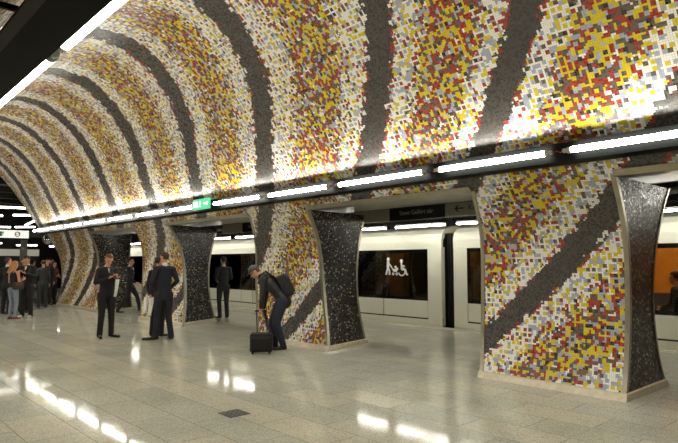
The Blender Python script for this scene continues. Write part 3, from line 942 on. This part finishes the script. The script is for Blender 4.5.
def head_shapes(bm, c, M, s):
    """head centre c, rotation M (x right, y forward, z up)"""
    P = lambda x, y, z: c + M @ Vector((x, y, z)) * s
    ell(bm, P(0, -.012, .03), (.077 * s, .097 * s, .092 * s), M)
    ell(bm, P(0, .018, -.035), (.060 * s, .072 * s, .080 * s), M)
    capsule(bm, P(0, .045, -.085), P(0, .06, -.09), .028 * s, .022 * s)      # chin
    capsule(bm, P(0, .078, .018), P(0, .104, -.022), .011 * s, .016 * s)    # nose
    capsule(bm, P(-.03, .078, .035), P(.03, .078, .035), .012 * s, .012 * s)  # brow
    capsule(bm, P(-.018, .080, -.056), P(.018, .080, -.056), .009 * s, .009 * s)  # lips
    for k in (-1, 1):
        capsule(bm, P(k * .076, -.005, .02), P(k * .074, 0, -.02), .014 * s, .010 * s)
def hair_mesh(c, M, s, style):
    b = bmesh.new()
    g = bmesh.ops.create_icosphere(b, subdivisions=4, radius=1.0)
    k = {'short': 1.0, 'crop': .93, 'bald': .0, 'full': 1.06, 'long': 1.05, 'bob': 1.1}[style]
    for v in g['verts']:
        x, y, z = v.co
        r = 1.0
        face = y > .18 and z < .52 - .25 * (1 - abs(x)) * 0
        low = z < (-.38 if y > -.25 else -.8) and style in ('short', 'crop', 'full')
        ear = abs(x) > .75 and z < -.05 and style in ('short', 'crop') and y > -.3
        if face or low or ear: r = .78
        n = math.sin(x * 23 + z * 9) * math.sin(y * 19 + z * 13)
        v.co = Vector((x * .087 * r, y * .108 * r - .014, z * .101 * r + .036)) * (s * (1 + .02 * n * (r > .9)) * (1 if r < .9 else k ** .5))
    for v in g['verts']: v.co = c + M @ v.co
    if style in ('long', 'bob'):
        L = -.27 if style == 'long' else -.13
        for xx in (-.06, -.03, 0, .03, .06):
            capsule(b, c + M @ Vector((xx, -.05 - .03 * (1 - abs(xx) / .06), .04)) * s, c + M @ Vector((xx * 1.15, -.09, L)) * s, .04 * s, .022 * s)
        for xx in (-.08, .08):
            capsule(b, c + M @ Vector((xx, -.01, .03)) * s, c + M @ Vector((xx * 1.1, -.02, L * .9)) * s, .025 * s, .018 * s)
    return b
def person(name_label, loc, face_deg, h=1.76, pose=None, mats=None, hair=None, style='short', vox=.010, top='jacket', female=False, seated=False, group=None, cat='person', bulk=1.0, curl=(.5, .5), palm=None, shoe=None, shirt=True, skirt=False):
    """face_deg: world direction looked at, 0 = +Y (down the hall), clockwise positive seen from above"""
    s = h / 1.76
    t = thing('person', name_label, cat, (loc[0], loc[1], loc[2] if len(loc) > 2 else 0), -math.radians(face_deg), group)
    J = dict(pel=(0, 0, .95), waist=(0, .01, 1.08), chest=(0, .01, 1.32), neck=(0, -.01, 1.50), head=(0, .02, 1.655),
             shl=(-.175, -.01, 1.425), shr=(.175, -.01, 1.425), ell=(-.235, -.03, 1.16), elr=(.235, -.03, 1.16), wrl=(-.24, .05, .91), wrr=(.24, .05, .91),
             hil=(-.095, 0, .92), hir=(.095, 0, .92), knl=(-.11, .02, .50), knr=(.11, .02, .50), anl=(-.12, -.02, .085), anr=(.12, -.02, .085),
             tol=(-.15, .15, .03), tor=(.15, .15, .03), look=(0, 1, 0))
    J.update(pose or {})
    look = Vector(J.pop('look')).normalized()
    J = {k: Vector(v) * s for k, v in J.items()}
    mats = mats or {}
    jm, tm, sm = mats.get('jacket', M_SUIT), mats.get('trousers', M_SUIT), mats.get('shoes', M_SHOE)
    hx = look.cross(Vector((0, 0, 1))).normalized(); hz = hx.cross(look)
    HM = Matrix((hx, look, hz)).transposed()
    right = (J['shr'] - J['shl']).normalized(); hright = (J['hir'] - J['hil']).normalized()
    W = (.9 if female else 1.0) * bulk * s
    # --- body: one continuous surface
    b = bmesh.new()
    chain(b, [J['pel'], J['waist'], J['chest'], J['chest'].lerp(J['neck'], .55)], [.135 * W, .125 * W, .145 * W, .12 * W], .66, right)
    chain(b, [J['neck'].lerp(J['chest'], .2), J['neck'].lerp(J['head'], .55)], [.056 * s, .048 * s])
    head_shapes(b, J['head'], HM, s)
    for a in 'lr':
        chain(b, [J['neck'].lerp(J['chest'], .25), J['sh' + a], J['el' + a], J['wr' + a]], [.05 * s, .052 * W, .04 * W, .026 * s])
        chain(b, [J['hi' + a], J['kn' + a], J['an' + a]], [.088 * W, .055 * W, .038 * s])
        capsule(b, J['an' + a] + Vector((0, 0, -.012)), J['to' + a].lerp(J['an' + a], .25) + Vector((0, 0, .0)), .026 * s, .016 * s)
        e = (J['wr' + a] - J['el' + a]).normalized()
        pl = (palm or {}).get(a, (right if a == 'l' else -right))
        hand(b, J['wr' + a], e, pl, curl[0 if a == 'l' else 1], -1 if a == 'l' else 1, s)
    fuse('body', b, M_SKIN, t, min(vox, .0085), 2)
    for k in (-1, 1):
        b = bmesh.new(); bmesh.ops.create_icosphere(b, subdivisions=2, radius=.0105 * s)
        bmesh.ops.translate(b, vec=J['head'] + HM @ Vector((k * .031, .078, .013)) * s, verts=b.verts)
        obj('eye', b, M_EYE, t, True)
    # --- hair
    hs = hair_mesh(J['head'], HM, s, style)
    obj('hair', hs, hair or mat('dark_hair', (38, 28, 22), .6), t, True)
    # --- trousers
    b = bmesh.new()
    chain(b, [J['pel'] + (J['waist'] - J['pel']) * .5, J['pel']], [.142 * W, .150 * W], .72, hright)
    for a in 'lr':
        kn = J['kn' + a]
        chain(b, [J['hi' + a] + Vector((0, 0, -.02)), J['hi' + a].lerp(kn, .5), kn, kn.lerp(J['an' + a], .5), J['an' + a] + Vector((0, .0, -.02))], [.106 * W, .090 * W, .070 * W, .062 * W, (.060 if not female else .05) * s])
    fuse('trousers', b, tm, t, vox, 3)
    # --- shoes
    for a in 'lr':
        b = bmesh.new()
        an, to = J['an' + a], J['to' + a]
        d = (to - an); d.z = 0; d.normalize()
        heel = Vector((an.x, an.y, to.z + .012)) - d * .035 * s
        sd = Vector((-d.y, d.x, 0))
        chain(b, [heel, heel.lerp(to, .5), to + d * .03 * s], [.038 * s, .042 * s, .036 * s], .8, sd)
        capsule(b, an + Vector((0, 0, -.015)), heel.lerp(to, .45) + Vector((0, 0, .012)), .042 * s, .034 * s)
        if shoe == 'heels': capsule(b, heel + Vector((0, 0, .03)), heel + Vector((0, 0, -.035)), .016, .008)
        zmin = min(v.co.z for v in b.verts)
        fuse('shoe', b, sm, t, min(vox, .009), 2)
    # --- jacket
    b = bmesh.new()
    hem = J['pel'] + (J['pel'] - J['waist']).normalized() * (.06 if top == 'jacket' else -.04) * s
    chain(b, [hem, J['waist'], J['chest'], J['chest'].lerp(J['neck'], .5)], [(.172 if not female else .158) * W, .150 * W, .172 * W, .142 * W], .70, right)
    for a in ('' if top == 'top' else 'lr'):
        sleeve = J['wr' + a] - (J['wr' + a] - J['el' + a]).normalized() * .015
        chain(b, [J['neck'].lerp(J['chest'], .3), J['sh' + a] + Vector((0, 0, -.005)), J['sh' + a].lerp(J['el' + a], .5), J['el' + a], sleeve], [.07 * W, .068 * W, .058 * W, .050 * W, .042 * W])
    jk = fuse('jacket' if top == 'jacket' else 'top', b, jm, t, vox, 3)
    fwd = Vector((0, 0, 1)).cross(right); fwd = -right.cross(Vector((0, 0, 1))) if fwd.y < 0 else fwd
    sp = (J['neck'] - J['chest']).normalized()
    fw = right.cross(sp); fw = -fw if fw.dot(Vector((0, 1, 0))) < 0 else fw
    if shirt:
        b = bmesh.new()
        chain(b, [J['neck'].lerp(J['chest'], .05), J['neck'].lerp(J['head'], .12)], [.062 * s, .058 * s])
        # shirt front wedge between the lapels
        c0 = J['chest'] + fw * .118 * W
        q = [c0 + sp * .13 * s + right * .022 * s - fw * .03, c0 + sp * .13 * s - right * .022 * s - fw * .03, c0 - sp * .05 * s]
        for a_, b_ in ((q[0], q[2]), (q[1], q[2]), (q[0], q[1])): capsule(b, a_, b_, .011, .007)
        capsule(b, (q[0] + q[1]) / 2, q[2], .02, .006)
        fuse('shirt', b, M_SHIRT, t, .009, 2)
        if mats.get('tie'):
            b = bmesh.new(); capsule(b, c0 + sp * .135 * s - fw * .004, c0 - sp * .02 + fw * .014, .012, .022, sq=.5, right=right); capsule(b, c0 - sp * .02 + fw * .014, c0 - sp * .1 + fw * .012, .022, .012, sq=.5, right=right)
            obj('tie', b, mats['tie'], t, True)
    t['_J'] = 0
    del t['_J']
    return t, J, fw, right
def world_of(t, v):
    return rotz(v, t.rotation_euler[2]) + t.location
def slab(name, pts, th, m, parent=None, label=None, cat=None):
    """thin sheet with real thickness through four corners, slightly bent"""
    b = bmesh.new()
    p = [Vector(q) for q in pts]
    n = (p[1] - p[0]).cross(p[3] - p[0]).normalized()
    rows = []
    N = 6
    for i in range(N + 1):
        v = i / N
        A = p[0].lerp(p[3], v); B = p[1].lerp(p[2], v); o = n * (.012 * math.sin(v * PI))
        rows.append([(A + o + n * th / 2), (B + o + n * th / 2), (B + o - n * th / 2), (A + o - n * th / 2)])
    V = [[b.verts.new(c) for c in r] for r in rows]
    for a, c in zip(V, V[1:]):
        for q in range(4): b.faces.new((a[q], a[(q + 1) % 4], c[(q + 1) % 4], c[q]))
    b.faces.new(V[0][::-1]); b.faces.new(V[-1])
    bmesh.ops.recalc_face_normals(b, faces=b.faces[:])
    o = obj(name, b, m, parent, True)
    if label: tag(o, label, cat)
    return o
def phone(t, at, label):
    w = world_of(t, at)
    b = bmesh.new()
    M = Matrix.Translation(w) @ Matrix.Rotation(t.rotation_euler[2], 4, 'Z') @ Matrix.Rotation(math.radians(-35), 4, 'X')
    box(b, -.035, .035, -.065, .065, -.006, .006, .003, M)
    o = obj('phone', b, M_BLACK); tag(o, label, 'phone')
GING = mat('ginger_hair', (120, 74, 40), .6); DARKH = mat('dark_hair', (34, 26, 22), .6); BLOND = mat('blond_hair', (176, 126, 66), .6); GREYH = mat('greying_hair', (84, 74, 64), .7); BRWN = mat('brown_hair', (62, 44, 32), .6)
LOOKD = (0, .8, -.6)
# the three in suits in the middle of the hall. Camera direction seen from them is about 200 degrees.
hold2 = dict(ell=(-.25, .0, 1.17), elr=(.25, .0, 1.17), wrl=(-.09, .22, 1.27), wrr=(.09, .23, 1.27))
pt, J, fw, rt = person('man in black suit and tie with ginger hair, looking at the phone in his hands', (4.72, 12.6), 172, 1.80,
    dict(hold2, look=(.12, .8, -.55), head=(0, .055, 1.65), hil=(-.09, 0, .92), anl=(-.13, .0, .085), tol=(-.19, .16, .03), anr=(.13, 0, .085), tor=(.19, .16, .03)),
    {'tie': M_BLACK}, GING, 'short', .009, palm={'l': (.3, .6, .6), 'r': (-.3, .6, .6)}, curl=(.7, .7))
phone(pt, Vector((.0, .335, 1.315)), 'black phone held up by the ginger haired man in black suit')
w = lambda v: world_of(pt, Vector(v))
slab('paper_sheets', [w((-.10, .34, 1.27)), w((-.0, .36, 1.27)), w((.02, .34, .90)), w((-.05, .32, .90))], .004, M_PAPER, None, 'long white sheets hanging from the hands of the ginger haired man', 'papers')
pt, J, fw, rt = person('tall man in navy suit seen from behind, cropped hair, white papers in his left hand', (5.5, 11.45), 2, 1.84,
    dict(look=(-.25, .95, -.12), wrl=(-.23, .12, .93), ell=(-.26, -.02, 1.17), elr=(.26, -.05, 1.18), wrr=(.17, .14, 1.02), knl=(-.11, .06, .5), anl=(-.15, .02, .085), tol=(-.32, .14, .03), anr=(.13, -.1, .085), tor=(.17, .08, .03)),
    {'jacket': M_NAVY, 'trousers': M_NAVY}, BRWN, 'crop', .009)
h0 = world_of(pt, Vector((-.235, .21, .90)))
cr = Vector((.734, -.679, 0))
tocam = Vector((-.679, -.734, 0))
slab('paper_sheets', [h0 + cr * .03 + tocam * .05, h0 + cr * .13 + tocam * .05, h0 + cr * .07 + tocam * .07 + Vector((0, 0, -.40)), h0 + cr * -.01 + tocam * .07 + Vector((0, 0, -.38))], .004, M_PAPER, None, 'white papers held down by the man in navy suit seen from behind', 'papers')
pt, J, fw, rt = person('dark haired person in black mostly hidden behind the man in navy suit', (5.62, 12.0), 60, 1.74,
    dict(look=(.2, .9, -.2)), {}, DARKH, 'short', .010, shirt=False)
h1 = world_of(pt, Vector((-.25, .06, .90)))
slab('paper_sheets', [h0 + cr * -.11, h0 + cr * -.02, h0 + cr * -.05 + Vector((0, 0, -.34)), h0 + cr * -.12 + Vector((0, 0, -.36))], .004, M_PAPER, None, 'white papers left of the others, held between the person in black and the navy suit', 'papers')

# man bending over his trolley bag. Faces picture-left
JKT = mat('dark_leather_jacket', (34, 34, 36), .45, noise=.2, bump=.3, bscale=25)
JEAN = mat('blue_jeans', (36, 42, 56), .8, noise=.2)
bend = dict(pel=(0, -.13, .96), waist=(0, -.05, 1.08), chest=(0, .13, 1.27), neck=(0, .27, 1.38), head=(0, .40, 1.46), look=(0, .75, -.66),
            shl=(-.18, .22, 1.33), shr=(.18, .22, 1.33), ell=(-.2, .24, 1.04), elr=(.19, .20, 1.05), wrl=(-.09, .27, .80), wrr=(.07, .23, .78),
            hil=(-.09, -.12, .93), hir=(.09, -.12, .93), knl=(-.11, -.02, .5), knr=(.11, .06, .5), anl=(-.11, -.16, .085), anr=(.12, .0, .085), tol=(-.13, .03, .03), tor=(.13, .18, .03))
MANL = (6.43, 8.72)
pt, J, fw, rt = person('man in dark jacket and jeans bending down to his black trolley bag', MANL, -52, 1.74, bend,
    {'jacket': JKT, 'trousers': JEAN, 'shoes': mat('dark_trainer', (30, 30, 32), .5)}, GREYH, 'crop', .009, shirt=False, palm={'l': (0.4, -.2, 0), 'r': (-.4, -.2, 0)}, curl=(1.1, 1.1), bulk=1.16)
# cap, glasses as his clothing
HMc = J['head']
look = Vector((0, .75, -.66)).normalized(); hx = look.cross(Vector((0, 0, 1))).normalized(); hz = hx.cross(look); HM = Matrix((hx, look, hz)).transposed()
b = bmesh.new()
g = bmesh.ops.create_icosphere(b, subdivisions=3, radius=1.0)
for v in g['verts']:
    x, y, z = v.co; z = max(z, .1)
    v.co = HMc + HM @ Vector((x * .096, y * .116 - .01, z * .112 + .035))
box(b, -.065, .065, .08, .165, .05, .058, .003, Matrix.Translation(HMc) @ HM.to_4x4())
c_ = obj('flat_cap', b, mat('grey_cap', (72, 74, 80), .8), pt, True)
b = bmesh.new()
for k in (-1, 1):
    tube(b, [HMc + HM @ Vector((k * .034 + .02 * math.cos(a), .093, .012 + .016 * math.sin(a))) for a in [2 * PI * q / 12 for q in range(13)]], .0025, 6)
    tube(b, [HMc + HM @ Vector((k * .055, .09, .015)), HMc + HM @ Vector((k * .08, 0, .02))], .0025, 6)
obj('glasses', b, M_BLACK, pt)
# backpack
bp = thing('backpack', 'black backpack with a blue pocket on the bending man', 'backpack', world_of(pt, Vector((0, .0, 0))), pt.rotation_euler[2])
BPK = mat('black_nylon', (20, 21, 25), .6, noise=.2)
bx_dir = Vector((0, .45, .893)).normalized()      # along his back
nrm = Vector((0, -.893, .45))
base = Vector((0, -.16, 1.05))
b = bmesh.new()
Mb = Matrix((Vector((1, 0, 0)), bx_dir, nrm)).transposed().to_4x4()
Mb = Matrix.Translation(base + nrm * .075) @ Mb
for (x0, x1, y0, y1, z0, z1) in ((-.15, .15, -.1, .34, -.09, .09), (-.12, .12, -.06, .26, .05, .14)):
    box(b, x0, x1, y0, y1, z0, z1, .03, Mb)
fuse('pack', b, BPK, bp, .01, 3)
b = bmesh.new(); box(b, -.10, .10, .16, .33, .085, .15, .02, Mb); fuse('blue_pocket', b, mat('blue_nylon', (40, 78, 104), .6), bp, .009, 2)
for sx in (-1, 1):
    b = bmesh.new(); box(b, *sorted((sx * .12, sx * .17)), -.06, .12, -.04, .07, .012, Mb); fuse('side_pocket', b, BPK, bp, .009, 2)
b = bmesh.new()
for k in (-1, 1):
    tube(b, [Mb @ Vector((k * .10, .3, -.09)), Vector((k * .14, .19, 1.46)), Vector((k * .145, .31, 1.38)), Vector((k * .15, .32, 1.25)), Vector((k * .16, .17, 1.12)), Mb @ Vector((k * .12, -.05, -.08))], [.018] * 6, 8)
obj('shoulder_strap', b, mat('strap', (26, 26, 28), .7), bp, True)
# trolley bag in front of his feet
hl = world_of(pt, Vector((-.01, .27, .72)))
bl = Vector((5.98, 8.52, 0))
tb = thing('trolley_bag', 'black wheeled cabin bag with its handle pulled out, on the floor', 'bag', bl, -math.radians(40))
hv = rotz(hl - bl, math.radians(40))
b = bmesh.new(); box(b, -.2, .2, -.14, .14, .035, .36, .035); box(b, -.17, .17, -.18, -.12, .07, .29, .02); fuse('case', b, mat('black_fabric_bag', (15, 15, 17), .75, noise=.2), tb, .01, 3)
b = bmesh.new(); box(b, -.205, .205, -.145, .145, .30, .312, .004); obj('zip', b, mat('zip', (44, 44, 46), .4), tb)
for k in (-1, 1):
    b = bmesh.new(); tube(b, [(k * .09, .12, .34), hv + Vector((k * .09, 0, 0))], .011, 8); obj('handle_bar', b, mat('dark_aluminium', (70, 70, 72), .35, .8), tb)
b = bmesh.new(); tube(b, [hv + Vector((-.11, 0, 0)), hv + Vector((.11, 0, 0))], .018, 8); obj('handle_grip', b, M_BLACK, tb)
b = bmesh.new(); tube(b, [(.15, .0, .35), Vector((.15, 0, .35)).lerp(hv, .5) + Vector((.03, 0, -.03)), hv + Vector((.05, 0, 0))], .022, 6); obj('carry_strap', b, M_BLACK, tb, True)
for k in (-1, 1):
    b = bmesh.new(); tube(b, [(k * .15 - .02, .12, .04), (k * .15 + .02, .12, .04)], .04, 14); obj('wheel', b, M_BLACK, tb)
    b = bmesh.new(); box(b, k * .15 - .015, k * .15 + .015, -.13, -.1, 0, .05, .004); obj('foot', b, M_BLACK, tb)

# platform and passage
person('man in dark grey suit seen from behind, standing on the platform by the train', (8.95, 14.75), 12, 1.80,
    dict(look=(0, 1, -.1), anl=(-.1, -.03, .085), wrl=(-.12, .2, 1.08), wrr=(.14, .2, 1.08)), {'jacket': M_GSUIT, 'trousers': M_GSUIT}, BRWN, 'short', .011)
person('man in black suit walking between the two farthest pillars', (7.7, 18.55), 120, 1.78,
    dict(look=(0, 1, -.15), knl=(-.1, .22, .53), anl=(-.11, .32, .12), tol=(-.12, .48, .06), knr=(.1, -.06, .5), anr=(.11, -.34, .12), tor=(.12, -.2, .03), wrl=(-.24, -.1, .95), wrr=(.24, .2, .98), elr=(.24, .0, 1.17)),
    {}, DARKH, 'short', .011)
person('dark clothed person just right of the man walking between the farthest pillars', (8.75, 19.3), 200, 1.76, dict(knl=(-.1, .14, .52), anl=(-.11, .2, .09), tol=(-.12, .36, .03)), {}, DARKH, 'full', .012, shirt=False)

# group at the left edge
LJ = mat('light_blue_jeans', (126, 138, 158), .8, noise=.1)
heels = dict(anl=(-.08, -.03, .13), anr=(.09, .02, .13), tol=(-.09, .10, .028), tor=(.11, .14, .028), knl=(-.085, .03, .52), knr=(.09, .05, .52))
pt, J, fw, rt = person('woman with long blond hair, black sleeveless top, light jeans and high heels', (4.28, 18.6), 62, 1.66,
    dict(heels, look=(.1, .9, -.35), ell=(-.2, .02, 1.14), elr=(.2, .02, 1.14), wrl=(-.1, .24, 1.2), wrr=(.12, .25, 1.22), shl=(-.16, 0, 1.43), shr=(.16, 0, 1.43)),
    {'jacket': M_SUIT, 'trousers': LJ, 'shoes': mat('tan_heels', (120, 62, 40), .35)}, BLOND, 'long', .010, top='top', female=True, shirt=False, shoe='heels')
# bare forearms: shift of sleeve is kept short by the tint of her skin-coloured sleeves
hb = thing('handbag', 'dark brown shoulder bag hanging at the hip of the blond woman', 'bag', world_of(pt, Vector((.2, -.02, .0))), pt.rotation_euler[2])
b = bmesh.new(); box(b, -.05, .06, -.17, .15, .86, 1.08, .04); fuse('bag_body', b, mat('brown_leather', (58, 40, 32), .5), hb, .01, 3)
b = bmesh.new(); box(b, .045, .068, -.15, .13, .99, 1.075, .01); obj('flap', b, mat('tan_leather', (84, 62, 50), .5), hb)
b = bmesh.new(); tube(b, [(0, -.15, 1.05), (-.05, -.08, 1.25), (-.09, -.0, 1.45), (-.05, .08, 1.3), (0, .13, 1.05)], .009, 6); obj('strap', b, M_BLACK, hb)
pt, J, fw, rt = person('dark haired man in black jacket and white trainers, both hands on a phone', (4.72, 18.95), 225, 1.83,
    dict(hold2, look=(.2, .8, -.5), head=(0, .05, 1.65), knl=(-.14, .04, .5), anl=(-.17, .04, .085), tol=(-.2, .2, .03)), {'shoes': mat('white_trainer', (222, 222, 218), .5)}, DARKH, 'short', .010, palm={'l': (.3, .6, .6), 'r': (-.3, .6, .6)}, curl=(.7, .7))
phone(pt, Vector((.0, .34, 1.34)), 'small phone held by the dark haired man in white trainers')
crowd = [
 ('man in black coat at the far left edge, half hidden by the blond woman', (4.55, 20.6), 60, 1.78, BRWN, M_SUIT, M_SUIT, 'short'),
 ('person in black behind the blond woman, only the head and shoulder showing', (5.1, 20.9), 200, 1.76, BRWN, M_SUIT, M_SUIT, 'full'),
 ('person in grey suit seen from behind, standing in the middle of the crowd', (6.15, 22.6), 10, 1.72, DARKH, M_GSUIT, M_GSUIT, 'short'),
 ('woman in a red top at the right end of the crowd by the last pillar', (7.02, 24.4), 150, 1.68, DARKH, mat('red_cloth', (128, 30, 28), .8), M_SUIT, 'bob'),
 ('dark clothed person between the grey suit and the red top', (6.65, 23.9), 190, 1.78, DARKH, M_SUIT, M_SUIT, 'short'),
 ('tall dark clothed person behind the person in grey suit', (6.15, 24.85), 170, 1.84, BRWN, M_SUIT, M_SUIT, 'short'),
 ('dark clothed person at the back of the crowd, left of the grey suit', (6.2, 25.2), 30, 1.80, DARKH, M_NAVY, M_SUIT, 'full'),
 ('dark clothed person at the back of the crowd, near the last pillar', (7.45, 26.2), 200, 1.80, DARKH, M_NAVY, M_SUIT, 'short'),
 ('person in brown coat far behind the gap in the crowd', (7.0, 27.4), 80, 1.74, DARKH, mat('brown_coat', (62, 46, 36), .8), M_SUIT, 'bob'),
]
for i, (lab, p, f, h, hr, jm, tm, st) in enumerate(crowd):
    ps = dict(look=(.1, 1, -.15 - .1 * (i % 3)))
    if i % 2: ps.update(wrl=(-.08, .26, 1.12), ell=(-.25, .02, 1.15))
    if i % 3 == 0: ps.update(wrr=(.1, .25, 1.18), elr=(.25, 0, 1.15))
    person(lab, p, f, h, ps, {'jacket': jm, 'trousers': tm}, hr, st, .014, shirt=(i in (0, 5)), female=(st == 'bob'), group='people at the end of the vault')
# seated passenger in the lit train window
sit = dict(pel=(0, -.0, .52), waist=(0, .0, .66), chest=(0, .02, .92), neck=(0, .03, 1.10), head=(0, .06, 1.25), shl=(-.185, .02, 1.05), shr=(.185, .02, 1.05),
           ell=(-.23, .06, .78), elr=(.23, .06, .78), wrl=(-.1, .28, .68), wrr=(.1, .28, .68), hil=(-.09, .02, .52), hir=(.09, .02, .52), knl=(-.1, .44, .50), knr=(.1, .44, .50),
           anl=(-.1, .42, .085), anr=(.1, .42, .085), tol=(-.1, .58, .03), tor=(.1, .58, .03), look=(0, 1, -.05))
sit = {k: (v if k == 'look' else (v[0], v[1], v[2])) for k, v in sit.items()}
b = bmesh.new(); box(b, 12.1, 12.6, 3.38, 3.86, .40, .46, .02); box(b, 12.32, 12.38, 3.59, 3.65, 0, .40); box(b, 12.1, 12.6, 3.35, 3.40, .46, 1.0, .02); pB('fold_seat', b, M_BLACK)
person('passenger in dark clothes sitting behind the lit train window', (12.35, 3.62), 0, 1.85, sit, {}, DARKH, 'full', .010, shirt=False)
